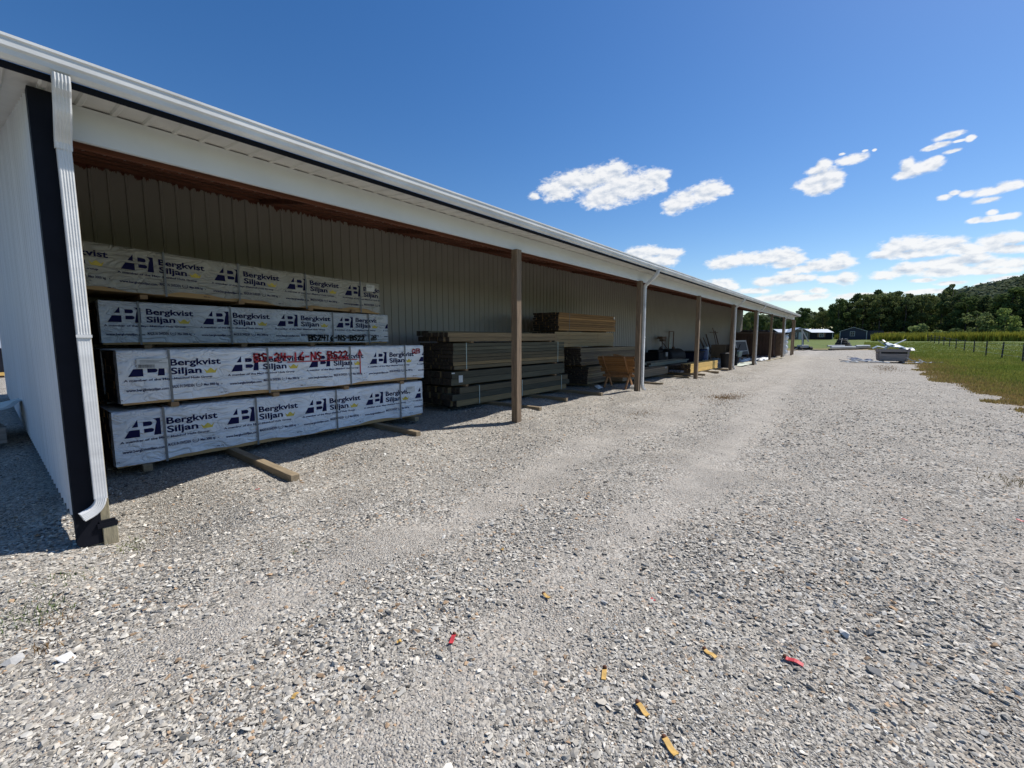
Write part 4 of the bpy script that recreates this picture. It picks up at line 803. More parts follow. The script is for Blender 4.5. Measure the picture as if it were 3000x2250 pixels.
GRN = [board_mat('treated_green_grey_timber', (0.085, 0.080, 0.052), 0.40), board_mat('treated_brown_timber', (0.23, 0.165, 0.08), 0.35), board_mat('treated_mid_timber', (0.13, 0.105, 0.06), 0.35)]; GRN2 = [board_mat('treated_light_timber', (0.20, 0.145, 0.08), 0.30), board_mat('treated_dull_timber', (0.14, 0.11, 0.065), 0.30)]; CED = [board_mat('cedar_boards', (0.34, 0.19, 0.07), 0.25), board_mat('dull_cedar_boards', (0.26, 0.145, 0.055), 0.25)]; GREYB = [board_mat('grey_brown_boards', (0.21, 0.165, 0.10), 0.28), board_mat('dark_grey_brown_boards', (0.13, 0.10, 0.065), 0.28)]
TANC = board_mat('tan_composite', (0.25, 0.18, 0.11), 0.06); YELB = board_mat('fresh_yellow_boards', (0.70, 0.46, 0.14), 0.12); OLV = board_mat('olive_grey_boards', (0.26, 0.24, 0.17), 0.15); CEDL = board_mat('light_tan_boards', (0.33, 0.245, 0.13), 0.2)
# stack beside the wrapped packs
lumber('bottom bundle of dark treated timbers beside the wrapped packs', 6.92, 12.10, 7.38, 8.7, 0.095, 0.545, 3, 9, GRN, 0.10, 1, straps=(7.78, 9.52, 11.55), yjit=0.02)
lumber('dark treated timber bundle with a white hanging tag', 6.90, 11.85, 7.44, 8.7, 0.60, 0.925, 2, 9, GRN, 0.03, 2, straps=(), yjit=0.012, tags=((7.13, 0.66, 0.13, 0.17), (6.90, 0.88, 0.10, 0.03)))
lumber('tall dark treated timber bundle held by three pale straps', 6.98, 11.85, 7.46, 8.7, 0.97, 1.60, 7, 12, GRN, 0.02, 3, straps=(7.42, 9.43, 11.45), yjit=0.012)
lumber('two loose courses of lighter treated boards on top of the dark bundles', 6.80, 11.55, 7.48, 8.3, 1.635, 1.855, 2, 6, GRN2, 0.06, 4, yjit=0.02)
lumber('row of dark boards at the back of the topmost course', 6.9, 11.3, 8.3, 8.75, 1.635, 1.90, 2, 3, GRN, 0.08, 5)
for i, (x, z, h) in enumerate(((7.4, .548, .048), (11.3, .548, .048), (7.4, .928, .038), (11.3, .928, .038), (7.6, 1.603, .03), (11.0, 1.603, .03))):
    mb = MB(); mb.box(-.045, .045, 0, 1.25, 0, h); o = mb.build('spacer_board', STK, None); o.location = (x, 7.43, z); tag(o, 'spacer board in the dark treated stack, %s gap, %s end' % (('lowest','middle','upper')[i//2], ('left','right')[i % 2]), 'board', 'spacer boards between packs')
# far stack with the brown bundles on top
lumber('grey brown bundle at ground level behind the firewood cradle', 13.3, 17.6, 7.42, 8.8, 0.10, 0.70, 8, 10, GREYB, 0.03, 6, yjit=0.015)
lumber('wide bundle of thin grey boards in the second layer of the far stack', 13.0, 17.85, 7.55, 8.8, 0.76, 1.36, 9, 9, GREYB, 0.05, 7, yjit=0.02)
lumber('light tan board bundle, second from top of the far stack', 12.0, 16.35, 7.95, 9.0, 1.41, 1.93, 4, 9, CEDL, 0.02, 8, straps=(12.9, 15.0), strapm=STK)
lumber('orange brown bundle on the very top of the far stack', 12.28, 16.6, 8.0, 9.05, 1.97, 2.585, 8, 8, CED, 0.03, 9, straps=(13.0,), strapm=STRAPM, tags=((16.4, 2.47, 0.1, 0.09),))
for i, (x, z, h) in enumerate(((13.6, .703, .055), (17.2, .703, .055), (13.3, 1.363, .045), (15.8, 1.363, .045), (12.9, 1.933, .035), (15.8, 1.933, .035))):
    mb = MB(); mb.box(-.045, .045, 0, 1.1, 0, h); o = mb.build('spacer_board', STK, None); o.location = (x, 7.7 if z < 1.9 else 8.0, z); tag(o, 'spacer board in the far brown stack, %s gap, %s end' % (('lowest','middle','upper')[i//2], ('left','right')[i % 2]), 'board', 'spacer boards between packs')
for i, x in enumerate((13.6, 17.2)): beam(x, 7.2, 8.8, 'timber beam under the far brown stack, %s' % ('left','right')[i], z=0.005)
# cradle of firewood-like cedar slabs
CRW = mat('cradle_wood', (0.30, 0.15, 0.06), 0.8, 0.25, 5, (3, 3, 0.6)); BARK = mat('dark_bark', (0.06, 0.04, 0.03), 0.95, 0.6, 25, bump=0.01); SLAB = board_mat('cedar_slabs', (0.33, 0.16, 0.055), 0.3, (3, 0.4, 6))
cr_ = thing('firewood_cradle', 'wooden cradle on crossed legs standing in front of the far stack', 'cradle', (13.85, 6.55, 0.0))
for y in (-0.42, 0.36):
    for s in (-1, 1):
        mb = MB(); mb.bar((s*0.34, y+s*0.022, 0.02), (-s*0.42, y+s*0.022, 1.10), 0.085, 0.036, up=(0,1,0)); mb.build('leg', CRW, cr_, bevel=0.004)
for x, z in ((-0.17, 0.42), (0.17, 0.42), (0, 0.50)):
    mb = MB(); mb.box(x-.02, x+.02, -0.52, 0.48, z-.04, z+.04); mb.build('rail', CRW, cr_)
r = random.Random(5)
def slab_pile():
    t = thing('cedar_slabs', 'orange brown cedar slabs with bark heaped in the wooden cradle', 'firewood', (13.85, 6.50, 0.50)); n = 0
    mb = MB(); eb = MB()
    for i in range(8):
        z = 0.05+i*0.068; hw = 0.55*z+0.03
        k = 2+int(hw/0.09)
        for j in range(k):
            x = -hw+2*hw*(j+.5)/k; wj = 2*hw/k*0.48; y0 = -0.62+r.uniform(-.05,.08); y1 = 0.62+r.uniform(-.08,.08)
            M = Matrix.Rotation(r.uniform(-.03,.03), 4, 'Z'); mb.box(x-wj, x+wj, y0, y1, z, z+0.06, M)
            if r.random() < 0.8: eb.tube([M @ Vector((x, y0-0.012, z+.032)), M @ Vector((x, y0+0.05, z+.032))], 0.045*r.uniform(.7,1.1), 7)
    mb.box(-0.24, 0.02, -0.35, 0.25, 0.60, 0.625, Matrix.Rotation(.2, 4, 'X')); mb.build('slabs', SLAB, t); eb.build('bark_ends', BARK, t); return t
slab_pile()
# pale offcuts on the ground by the cradle
def simple(name, lb, cat, mb, m, loc=(0,0,0), rz=0, group=None, **k):
    o = mb.build(name, m, None, **k); o.location = loc; o.rotation_euler = (0, 0, rz); tag(o, lb, cat, group); return o
simple('paver_block', 'pale square block lying at the foot of the cradle beside the second post', 'block', MB().box(-.13,.13,-.08,.08,0,.10).box(-.06,.06,-.05,.05,.101,.13), mat('pale_block', (.55,.53,.48), .8, .1, 9), (13.62, 5.9, 0.02), 0.3, bevel=0.006)
simple('wood_offcut', 'pale stick leaning by the cradle on the shaded gravel', 'offcut', MB().bar((0,0,0),(0.02,0.3,0.12),.05,.02), TREAT, (13.3, 6.2, 0.02), 0.2)
simple('bagged_scrap', 'crumpled white sheet left of the crossed legs', 'scrap', MB().add([(-.15,-.05,0),(.15,-.08,.02),(.2,.1,.03),(-.12,.12,.09),(0,0,.12),(.02,.05,0)], [(0,1,4),(1,2,4),(2,3,4),(3,0,4),(0,5,1),(2,5,3)]), PAPER, (13.25, 6.95, 0.0))
# bay between the second and third posts
lumber('long flat bundle of tan composite boards behind the second post', 14.9, 19.68, 6.85, 7.5, 0.12, 0.435, 4, 4, TANC, 0.004, 11, tags=((19.3, .36, .09, .07), (16.75, .33, .09, .06)), endm=TANC)
lumber('lower olive grey boards on the ground behind the tan bundle', 19.0, 24.6, 7.55, 8.3, 0.13, 0.42, 3, 4, OLV, 0.10, 12)
lumber('upper olive grey boards spilling over the tan bundle', 18.5, 24.4, 7.35, 8.1, 0.445, 0.585, 2, 4, OLV, 0.25, 13)
lumber('dark bundle of vinyl posts with hollow ends left of the yellow boards', 20.3, 24.9, 6.52, 7.15, 0.13, 0.46, 3, 4, mat('black_vinyl', (.03,.032,.038), .5, .3, 5), 0.02, 14)
lumber('bright yellow fresh boards lying in the sun by the third post', 20.15, 24.85, 6.02, 6.48, 0.125, 0.53, 7, 3, YELB, 0.05, 15)
PV = mat('grey_pvc', (.18,.185,.20), .5, .15, 6)
for i in range(5):
    mb = MB(); mb.tube([(0,0,0),(0.45,0,0)], 0.052, 12, cap=False); mb.tube([(0.44,0,0),(0.0,0,0)], 0.044, 12, cap=True)
    simple('pipe_stub', 'dark round pipe stub in front of the vinyl posts, number %s from the yard side' % ('one','two','three','four','five')[i], 'pipe', mb, PV, (19.8, 6.35+i*0.125, 0.19+0.0), 0, 'pipe stubs beside the yellow boards', smooth=True)

# things against the back wall
BLK = mat('black_paint', (.012,.012,.014), .6, .3, 6, spec=.12); BLK2 = mat('black_rubber', (.022,.021,.021), .8, .3, 8); DBL = mat('dark_blue_plastic', (.010,.016,.04), .5, .15, 4, spec=.2); BLUE = mat('blue_plastic', (.02,.05,.16), .38, .15, 4)
GREYM = mat('grey_metal', (.24,.25,.26), .5, .2, 6, metallic=.3); RUST = mat('rusty_steel', (.13,.075,.045), .8, .4, 9)
t = thing('fuel_tank', 'black horizontal steel tank with rounded end against the back wall', 'tank', (26.6, 9.1, 0.05))
mb = MB(); n = 9; pts = [(-1.35+0.0,0,.52)]; prof = []
for k in range(8): a = k/7*math.pi/2; prof.append((1.15+.28*math.sin(a), .5*math.cos(a)))
P_ = [(-p[0], 0, .52) for p in prof[::-1]] + [(p[0], 0, .52) for p in prof]; R_ = [max(p[1], .01) for p in prof[::-1]] + [max(p[1], .01) for p in prof]
mb.tube(P_, .5, 24, rs=R_); mb.build('tank_shell', BLK, t, smooth=True)
for x in (-.8, .8): mb = MB(); mb.box(x-.06, x+.06, -.38, .38, -.03, .22); mb.build('saddle', RUST, t)
mb = MB(); mb.lathe([(.09,1.02),(.09,1.10),(.05,1.12),(.05,1.16)], .3, 0, 14); mb.build('filler_cap', RUST, t)
t = thing('engine_unit', 'black machine with pale control box standing left of the tank', 'machine', (24.2, 9.1, 0.05))
mb = MB(); mb.box(-.75,.75,-.4,.4,.12,.86); mb.box(-.6,.2,-.3,.3,.86,1.0); mb.build('housing', BLK, t, bevel=.04)
mb = MB(); mb.tube([(.1,-.1,1.0),(.25,-.1,1.12),(.5,-.05,1.15),(.62,0,.98)], .05, 10); mb.build('pipe', BLK2, t, smooth=True)
mb = MB(); mb.box(.1,.42,-.48,-.405,.62,.86); mb.build('control_box', GREYM, t, bevel=.01)
for x in (-.55,.55): mb = MB(); mb.box(x-.12,x+.12,-.35,.35,0,.12); mb.build('skid', RUST, t)
t = thing('hand_pump_stand', 'thin metal stand with a small tray leaning above the tank', 'stand', (26.4, 9.5, 0.0))
mb = MB(); mb.bar((0,0,.0),(0,.15,1.75),.035); mb.build('upright', RUST, t); mb = MB(); mb.bar((.7,-.05,.95),(-.62,.1,1.72),.035); mb.build('brace', RUST, t); mb = MB(); mb.box(-.62,.05,-.12,.2,1.66,1.80); mb.box(-.4,0,-.1,.15,1.50,1.64); mb.build('tray', RUST, t)
t = thing('steel_rack', 'tall narrow metal frame with a mottled panel, standing by the wall above the tank', 'rack', (28.1, 9.66, 0.0))
for x in (-.42,.42): mb = MB(); mb.box(x-.025,x+.025,-.025,.025,0,2.1); mb.build('upright', RUST, t)
mb = MB(); mb.box(-.445,.445,-.025,.025,2.101,2.15); mb.build('crossbar', RUST, t); mb = MB(); mb.box(-.36,-.05,-.01,.01,.75,1.75); mb.build('panel', mat('mottled_panel', (.30,.32,.26), .6, .5, 12), t)
t = thing('storage_tote', 'low dark blue plastic tote between the tank and the third post', 'tote', (30.0, 9.0, 0.05))
mb = MB(); 
mb.add([(-1.05,-.5,0),(1.05,-.5,0),(1.05,.5,0),(-1.05,.5,0),(-1.2,-.6,.72),(1.2,-.6,.72),(1.2,.6,.72),(-1.2,.6,.72)], ((0,3,2,1),(0,1,5,4),(1,2,6,5),(2,3,7,6),(3,0,4,7),(4,5,6,7))); mb.build('body', DBL, t); mb = MB(); mb.box(-1.25,1.25,-.65,.65,.721,.78); mb.build('lid', BLK, t, bevel=.01)
t = thing('plastic_drum', 'blue plastic drum standing by the back wall right of the third post', 'drum', (31.3, 8.55, 0.03))
mb = MB(); mb.lathe([(.27,0),(.30,.03),(.30,.28),(.315,.30),(.30,.32),(.30,.60),(.315,.62),(.30,.64),(.30,.86),(.27,.90),(.25,.91)], 0, 0, 28); mb.build('body', BLUE, t, smooth=False); mb = MB(); mb.lathe([(.25,.911),(.26,.93),(.06,.932)], 0,0,24); mb.build('lid', BLK2, t)
t = thing('water_heater', 'slim white cylinder standing next to the blue drum', 'cylinder', (32.2, 8.6, 0.03))
mb = MB(); mb.lathe([(.14,0),(.15,.02),(.15,1.03),(.13,1.06),(.02,1.07)], 0, 0, 20); mb.build('body', mat('white_enamel', (.62,.66,.68), .35, .05, 4), t, smooth=True); mb = MB(); mb.tube([(0,0,1.07),(0,0,1.12)], .03, 10); mb.build('fitting', GREYM, t)
def pole(lb, x, y, h, lean, cross=None, z=0.0, w=.045, name='leaning_pole', cat='pole'):
    t = thing(name, lb, cat, (x, y, z), 0, 'poles leaning on the back wall'); mb = MB(); mb.bar((0,0,0),(lean,9.82-y,h),w); mb.build('shaft', RUST, t)
    if cross: mb = MB(); mb.bar((lean*.85-cross/2, (9.82-y)*.85-.03, h*.85),(lean*.85+cross/2,(9.82-y)*.85-.03,h*.85),.05); mb.build('crossbar', RUST, t)
pole('thick brown pole leaning left on the wall behind the blue drum', 35.6, 9.2, 1.85, -1.1, w=.08); pole('thin pole leaning left beside the thick brown pole', 36.6, 9.2, 1.75, -.9); pole('pole tapering up behind the white cylinder', 37.0, 9.3, 2.0, -.5, w=.07)
pole('tall metal cross with a short crossbar leaning on the back wall', 38.7, 9.3, 2.55, -.35, 2.4); pole('second tall pole beside the metal cross', 39.6, 9.3, 2.3, -.5, w=.07)
t = thing('cardboard_box', 'large tan box in shade left of the fourth post', 'box', (35.2, 8.3, 0.35)); mb = MB(); mb.box(-1.0,1.0,-.5,.5,0,.86); mb.build('carton', mat('tan_carton', (.16,.115,.075), .85, .15, 3), t, bevel=.01); mb = MB(); mb.box(-1.0,1.0,-.03,.03,.861,.864); mb.build('tape', TREAT, t)
t = thing('pallet', 'wooden pallet carrying the large tan box', 'pallet', (35.2, 8.3, 0.0)); 
for y in (-.45,0,.45): mb = MB(); mb.box(-1.05,1.05,y-.05,y+.05,0.02,.30); mb.build('stringer', STK, t)
mb = MB(); [mb.box(-1.05+k*.3,-.9+k*.3,-.5,.5,.301,.345) for k in range(7)]; mb.build('deck_boards', STK, t)
def tarp(lb, x0, x1, y0, y1, h, m, seed, nx=14, ny=8, name='tarp'):
    r = random.Random(seed); V = []; F = []
    for i in range(nx+1):
        for j in range(ny+1):
            e = min(i, nx-i, j, ny-j); V.append((x0+(x1-x0)*i/nx+r.uniform(-.06,.06), y0+(y1-y0)*j/ny+r.uniform(-.05,.05), (0.015 if e == 0 else h*r.uniform(.25,1)) + tz((x0+x1)/2,(y0+y1)/2)))
    for i in range(nx):
        for j in range(ny): a = i*(ny+1)+j; F.append((a, a+ny+1, a+ny+2, a+1))
    o = MB().add(V, F).build(name, m, None, smooth=True); tag(o, lb, 'tarp'); return o
GT = mat('grey_tarp', (.30,.33,.34), .6, .25, 2); WT = mat('white_tarp', (.70,.72,.72), .5, .1, 2); WT2 = mat('pale_green_sheet', (.50,.54,.46), .6, .1, 2)
tarp('crumpled grey tarp in shade before the tan box', 30.5, 35.0, 7.4, 8.6, .30, GT, 1); tarp('bright white tarp spread on gravel past the fifth post', 36.0, 40.0, 5.7, 6.6, .16, WT, 2); tarp('pale sheet lying flat on the gravel right of the black bin', 28.2, 33.5, 5.55, 6.3, .06, WT2, 3)
tarp('white scraps and sheets on the ground under the grey screen', 33.6, 37.5, 6.6, 7.6, .22, WT, 4); tarp('long pale strip curling over the gravel toward the sixth post', 35.8, 43.0, 5.25, 5.5, .06, TREAT, 5, 16, 2); tarp('dark blue tarp heaped at the foot of the brown container', 38.0, 43.0, 6.3, 7.2, .28, mat('navy_tarp', (.03,.035,.06), .5, .3, 3), 6)
t = thing('trash_can', 'black plastic bin standing behind the fourth post', 'bin', (26.3, 5.95, 0.05)); mb = MB(); mb.lathe([(.25,0),(.31,.70),(.33,.71),(.33,.75),(.29,.75)], 0,0,22); mb.build('body', BLK2, t); mb = MB(); mb.lathe([(.34,.751),(.33,.80),(.1,.84),(.04,.84)],0,0,22); mb.build('lid', BLK2, t)
t = thing('upright_pump', 'slim black pump standing right of the black bin', 'pump', (28.4, 5.9, 0.05)); mb = MB(); mb.lathe([(.10,0),(.10,.62),(.06,.66),(.05,.95),(.09,.97),(.09,1.05),(.03,1.07)],0,0,16); mb.build('barrel', BLK, t); mb = MB(); mb.tube([(0,0,.9),(.12,-.1,1.0),(.22,-.15,1.28)],.025,8); mb.build('handle', BLK, t)
t = thing('green_tote', 'small pale green tote under the grey screen frame', 'tote', (34.2, 7.1, 0.35)); mb = MB(); mb.add([(-.5,-.25,0),(.5,-.25,0),(.5,.25,0),(-.5,.25,0),(-.55,-.3,.4),(.55,-.3,.4),(.55,.3,.4),(-.55,.3,.4)], ((0,3,2,1),(0,1,5,4),(1,2,6,5),(2,3,7,6),(3,0,4,7),(4,5,6,7))); mb.build('body', mat('green_plastic', (.14,.22,.20), .5, .1, 4), t); mb = MB(); mb.box(-.57,.57,-.32,.32,.401,.44); mb.build('lid', mat('pale_blue_lid', (.30,.40,.50), .4, .1, 4), t)
t = thing('steel_bench', 'rusty low bench carrying the small green tote', 'bench', (34.2, 7.1, 0.0)); mb = MB(); mb.box(-.7,.7,-.35,.35,.30,.345); mb.build('top', RUST, t)
for x in (-.62,.62):
    for y in (-.28,.28): mb = MB(); mb.box(x-.03,x+.03,y-.03,y+.03,0,.299); mb.build('leg', RUST, t)
t = thing('screen_frame', 'grey framed window screen leaning in the fifth bay', 'screen', (36.1, 7.0, 0.45), 0); WF = mat('grey_white_frame', (.36,.36,.34), .6, .2, 5)
M = Matrix.Rotation(math.radians(-14), 4, 'X')
for a in ((-1.9,-1.75,0,1.1),(1.75,1.9,0,1.1),(-1.749,1.749,1.0,1.1),(-1.749,1.749,.25,.30)): mb = MB(); mb.box(a[0],a[1],-.03,.03,a[2],a[3],M); mb.build('frame_bar', WF, t)
mb = MB(); mb.box(-1.75,1.75,-.008,.008,0,1.0,M); mb.build('mesh_panel', mat('dark_mesh', (.04,.04,.045), .8, .2, 20), t)
for x in (-1.6,1.6): mb = MB(); mb.box(x-.04,x+.04,-.04,.04,-.45,-.002); mb.build('leg', RUST, t)
# brown container at the far end
BRC = mat('brown_container_paint', (.085,.048,.035), .7, .3, 1.2, bump=.004); t = thing('brown_container', 'dark brown storage container filling the far end of the shed', 'container', (46.5, 8.0, 0.1))
mb = MB(); nrib = 14
for k in range(nrib): y = -1.75+k*0.25; mb.box(-2.0, -1.97, y, y+.12, .12, 1.98)
mb.box(-1.97, 2.4, -1.75, 1.75, .1, 2.0); mb.build('body', BRC, t); mb = MB(); mb.box(-2.05, 2.45, -1.82, 1.82, 2.001, 2.12); mb.build('roof_rim', mat('brown_rim', (.14,.10,.085), .7, .3, 2), t); mb = MB(); mb.box(-2.05,2.45,-1.82,1.82,0,.099); mb.build('base_rail', BRC, t)
tarp('dark tarp thrown over the roof of the brown container', 44.6, 48.6, 6.6, 9.4, .3, mat('dark_roof_tarp', (.035,.03,.03), .7, .3, 3), 9).location = (0, 0, 2.15)
t = thing('shelf_rack', 'wooden shelf of small pale boxes beside the container', 'shelf', (45.4, 6.05, 0.1)); SH = mat('shelf_wood', (.13,.085,.055), .8, .3, 4)
for x in (-.5,.5): mb = MB(); mb.box(x-.03,x+.03,-.28,.1,0,1.95); mb.build('upright', SH, t)
for z in (.5,1.0,1.5,1.92): mb = MB(); mb.box(-.469,.469,-.28,.1,z,z+.04); mb.build('shelf_board', SH, t)
for i,(x,z,w,m_) in enumerate(((-.25,1.54,.14,PAPER),(.15,1.54,.2,WHITE),(-.2,1.04,.18,PAPER),(.2,1.04,.12,OLV),(-.1,.54,.2,BLK),(.25,.54,.12,PAPER))):
    simple('small_box', 'small box on the %s shelf of the rack, %s' % (('top','top','middle','middle','lowest','lowest')[i], ('left','right')[i % 2]), 'box', MB().box(-w/2,w/2,-.12,.1,0,.2).box(-w/2-.005,w/2+.005,-.125,.105,.201,.22), m_, (45.4+x, 6.0, .1+z), 0, 'boxes on the shelf rack')
# white bundles at the far end
t = thing('wrapped_rolls', 'stack of white plastic wrapped rolls between the last two posts', 'rolls', (48.9, 5.95, 0.1))
for k in range(4):
    mb = MB(); r_ = .24+.02*(k % 2); mb.tube([(-.55,0,.26+k*.45),(-.5,0,.26+k*.45),(-.1,.02,.25+k*.45),(.3,-.02,.27+k*.45),(.55,0,.26+k*.45)], r_, 14, rs=[r_*.6,r_,r_*1.05,r_*.97,r_*.7]); mb.build('roll', WT, t, smooth=True)
simple('window_unit', 'dark window with white rim standing behind the wrapped rolls', 'window', MB().box(-.5,.5,-.03,.03,0,1.9), DBL, (50.0, 6.2, 0.1)); simple('white_sill_board', 'white board lying across the top of the wrapped rolls', 'board', MB().box(-.7,.7,-.2,.2,0,.05), WHITE, (49.0, 5.95, 1.98), .05)

# ------------------------------------------------------------------ out in the yard
GRW = mat('weathered_grey_boards', (.31,.27,.245), .9, .3, 4, (.5,.5,5), bump=.004)
b0 = (40.5, -1.55); t = thing('wooden_bin', 'weathered grey wooden bin on skids, heaped with scrap metal, at the edge of the grass', 'bin', (b0[0], b0[1], tz(*b0)+.02), math.radians(-83)); BW = 0.74
def tp(x, y, z): f = 1+.16*z; return (x*f, y*f, z)
def slab(mb, x0, x1, y0, y1, z0, z1): mb.add([tp(x0,y0,z0),tp(x1,y0,z0),tp(x1,y1,z0),tp(x0,y1,z0),tp(x0,y0,z1),tp(x1,y0,z1),tp(x1,y1,z1),tp(x0,y1,z1)], ((0,3,2,1),(4,5,6,7),(0,1,5,4),(1,2,6,5),(2,3,7,6),(3,0,4,7)))
for (z0,z1) in ((.14,.62),(.74,.93)):
    mb = MB(); slab(mb,-BW,BW,-.55,-.52,z0,z1); mb.build('front_board',GRW,t); mb = MB(); slab(mb,-BW,BW,.52,.55,z0,z1); mb.build('rear_board',GRW,t)
    for s in (-1,1): mb = MB(); slab(mb,s*BW-.015,s*BW+.015,-.518,.518,z0,z1); mb.build('side_board',GRW,t)
mb = MB(); slab(mb,-BW+.03,BW-.03,-.51,.51,.10,.139); mb.build('bin_floor',GRW,t)
for s in (-1,1):
    mb = MB(); mb.box(s*.55-.07,s*.55+.07,-.57,.57,0,.099); mb.build('skid',GRW,t)
    for s2 in (-1,1): mb = MB(); slab(mb,s*(BW-.07)-.04,s*(BW-.07)+.04,s2*.58-.03,s2*.58+.03,.10,.98); mb.build('corner_stake',GRW,t)
mb = MB(); mb.box(-.70,.70,-.50,.50,.2,.80); mb.build('dark_fill', mat('dark_rubbish',(.03,.028,.03),.9,.6,9), t)
SHW = mat('white_trim_scrap',(.68,.70,.72),.4,.15,5); SHB = mat('navy_sheet_scrap',(.03,.045,.09),.4,.3,5,metallic=.0); SHG = mat('pale_blue_sheet_scrap',(.38,.45,.49),.4,.25,6)
def sheet(loc, L_, W_, rz, ry, rx, m, lb, bend=0.05, seed=0, group='scrap sheet metal round the wooden bin', name='scrap_sheet'):
    r = random.Random(seed); V = []; F = []; n = 8
    for i in range(n+1):
        x = -L_/2+L_*i/n; zz = bend*math.sin(i*1.3+seed)*(.4+.6*r.random())
        V += [(x,-W_/2,zz),(x,-W_*.46,zz+.03),(x,W_*.46,zz+.028+r.uniform(-.01,.01)),(x,W_/2,zz),(x,W_/2-.004,zz-.004),(x,W_*.455,zz+.022),(x,-W_*.455,zz+.022),(x,-W_/2+.004,zz-.004)]
    for i in range(n):
        for j in range(8): F.append((i*8+j,i*8+(j+1)%8,(i+1)*8+(j+1)%8,(i+1)*8+j))
    F.append(tuple(range(8))[::-1]); F.append(tuple(n*8+j for j in range(8)))
    o = MB().add(V,F).build(name,m,None); o.location = loc; o.rotation_euler = (rx,ry,rz); tag(o,lb,'scrap',group); return o
g0 = tz(40,-1.5); R_ = math.radians
sheet((40.6,-1.5,g0+1.18),2.1,.10,R_(-50),R_(-24),0,SHW,'white trim strip slanting up over the top of the wooden bin',.01,1); sheet((40.5,-1.4,g0+1.25),1.5,.5,R_(-60),R_(14),R_(18),SHG,'crumpled pale blue sheet at the peak of the heap in the bin',.09,2)
sheet((40.6,-1.9,g0+1.12),1.7,.42,R_(-66),R_(14),R_(25),SHG,'pale sheet sliding off the heap toward the grass',.06,3); sheet((40.2,-2.1,g0+1.05),1.2,.14,R_(-70),R_(6),0,SHW,'white strip sticking out of the right side of the bin',.02,4)
sheet((41.0,-1.0,g0+1.10),1.1,.3,R_(-80),R_(-8),R_(10),SHG,'bent pale sheet at the left end of the heap in the bin',.08,5); sheet((40.7,-1.2,g0+1.38),.9,.25,R_(-30),R_(20),R_(40),SHB,'dark curled sheet on the heap in the bin',.08,6)
sheet((37.6,-.35,g0+.20),2.6,.16,R_(-52),R_(5),R_(6),SHW,'white strip lying diagonally left of the bin',.01,7); sheet((38.9,.55,g0+.12),1.6,.35,R_(-75),R_(2),0,SHB,'dark navy sheet on the ground left of the bin',.07,8)
sheet((38.6,.25,g0+.16),1.3,.16,R_(-80),R_(-3),0,SHW,'short white strip on the navy sheet left of the bin',.03,9); sheet((39.6,.2,g0+.22),1.5,.4,R_(-60),R_(5),R_(14),SHB,'second navy sheet leaning by the left side of the bin',.08,10)
sheet((40.6,.55,g0+.25),1.0,.12,R_(-50),R_(14),0,SHW,'thin white strip at the top of the left scrap heap',.02,11); sheet((38.1,.75,g0+.08),1.0,.22,R_(-100),0,0,SHG,'pale sheet at the far left of the scrap heap',.05,12)
sheet((39.3,-2.55,g0+.22),1.1,.12,R_(-40),R_(18),R_(10),SHG,'bent pale strip leaning on the right side of the bin',.03,13); sheet((38.9,-2.75,g0+.10),.5,.2,R_(-60),0,0,SHW,'small white piece on the ground right of the bin',.03,14)
sheet((39.8,-3.1,g0+.12),.9,.14,R_(-75),R_(5),0,SHW,'white bent piece farther right in the grass edge',.05,15); sheet((40.1,-3.7,g0+.10),.8,.12,R_(-95),0,0,TREAT,'pale piece at the far right of the scrap',.04,16); sheet((39.2,-2.95,g0+.2),.35,.12,R_(-30),R_(40),0,SHW,'small upright white piece beside the bin',.02,17)
def patch_weed(): pass
# white pipes on the gravel's far edge and what stands near them
PVW = mat('white_pipe',(.42,.43,.43),.35,.05,4); gz = tz(68,1)
for i,(xa,ya,xb,yb,r_,m_,lb) in enumerate(((66.5,3.2,70.5,.9,.13,PVW,'white pipe lying at the far edge of the gravel, left piece'),(73.0,.9,75.5,-.5,.17,PVW,'thick white pipe at the right end of the pile'),(66.8,3.4,73.0,.6,.10,BLK2,'long black pipe under the white pipes'),(70.0,2.2,75.6,-.7,.12,BLK2,'second black pipe along the far gravel edge'),(67.4,3.6,70.0,2.0,.09,PVW,'thin white pipe resting on the left piece'))):
    mb = MB(); z_ = r_+(.22 if i in (0,1,4) else 0)+(.2 if i==4 else 0); mb.tube([(xa,ya,z_),((xa+xb)/2,(ya+yb)/2,z_+.02),(xb,yb,z_)],r_,14,cap=False); mb.tube([(xa,ya,z_),(xb,yb,z_)],r_*.86,14); o = mb.build('pipe',m_,None,smooth=True); o.location.z = tz(70,1.5)+.0; tag(o,lb,'pipe','pipes on the far edge of the gravel')
t = thing('pipe_coil','black coil of drain pipe with bent bands standing behind the white pipes','coil',(78.5,2.4,tz(78.5,2.4)),R_(20))
for k in range(7):
    mb = MB(); rr = 1.02-.10*k+(.05 if k % 2 else 0); mb.tube([(rr*math.cos(a*2*math.pi/28), rr*math.sin(a*2*math.pi/28)+.03*k, .15+k*.165+.03*math.sin(a)) for a in range(29)],.085,7,cap=False); mb.build('loop',BLK2,t,smooth=True)
for a in (-.5,.5): mb = MB(); mb.tube([(-1.05,a*1.2,.1),(-.85,a,.75),(-.4,a*.6,1.25),(0,a*.3,1.30)],.035,6); mb.build('band',GREYM,t)
mb = MB(); mb.box(-.9,.9,-1.0,1.0,0,.06); mb.build('pallet_base',GRW,t)
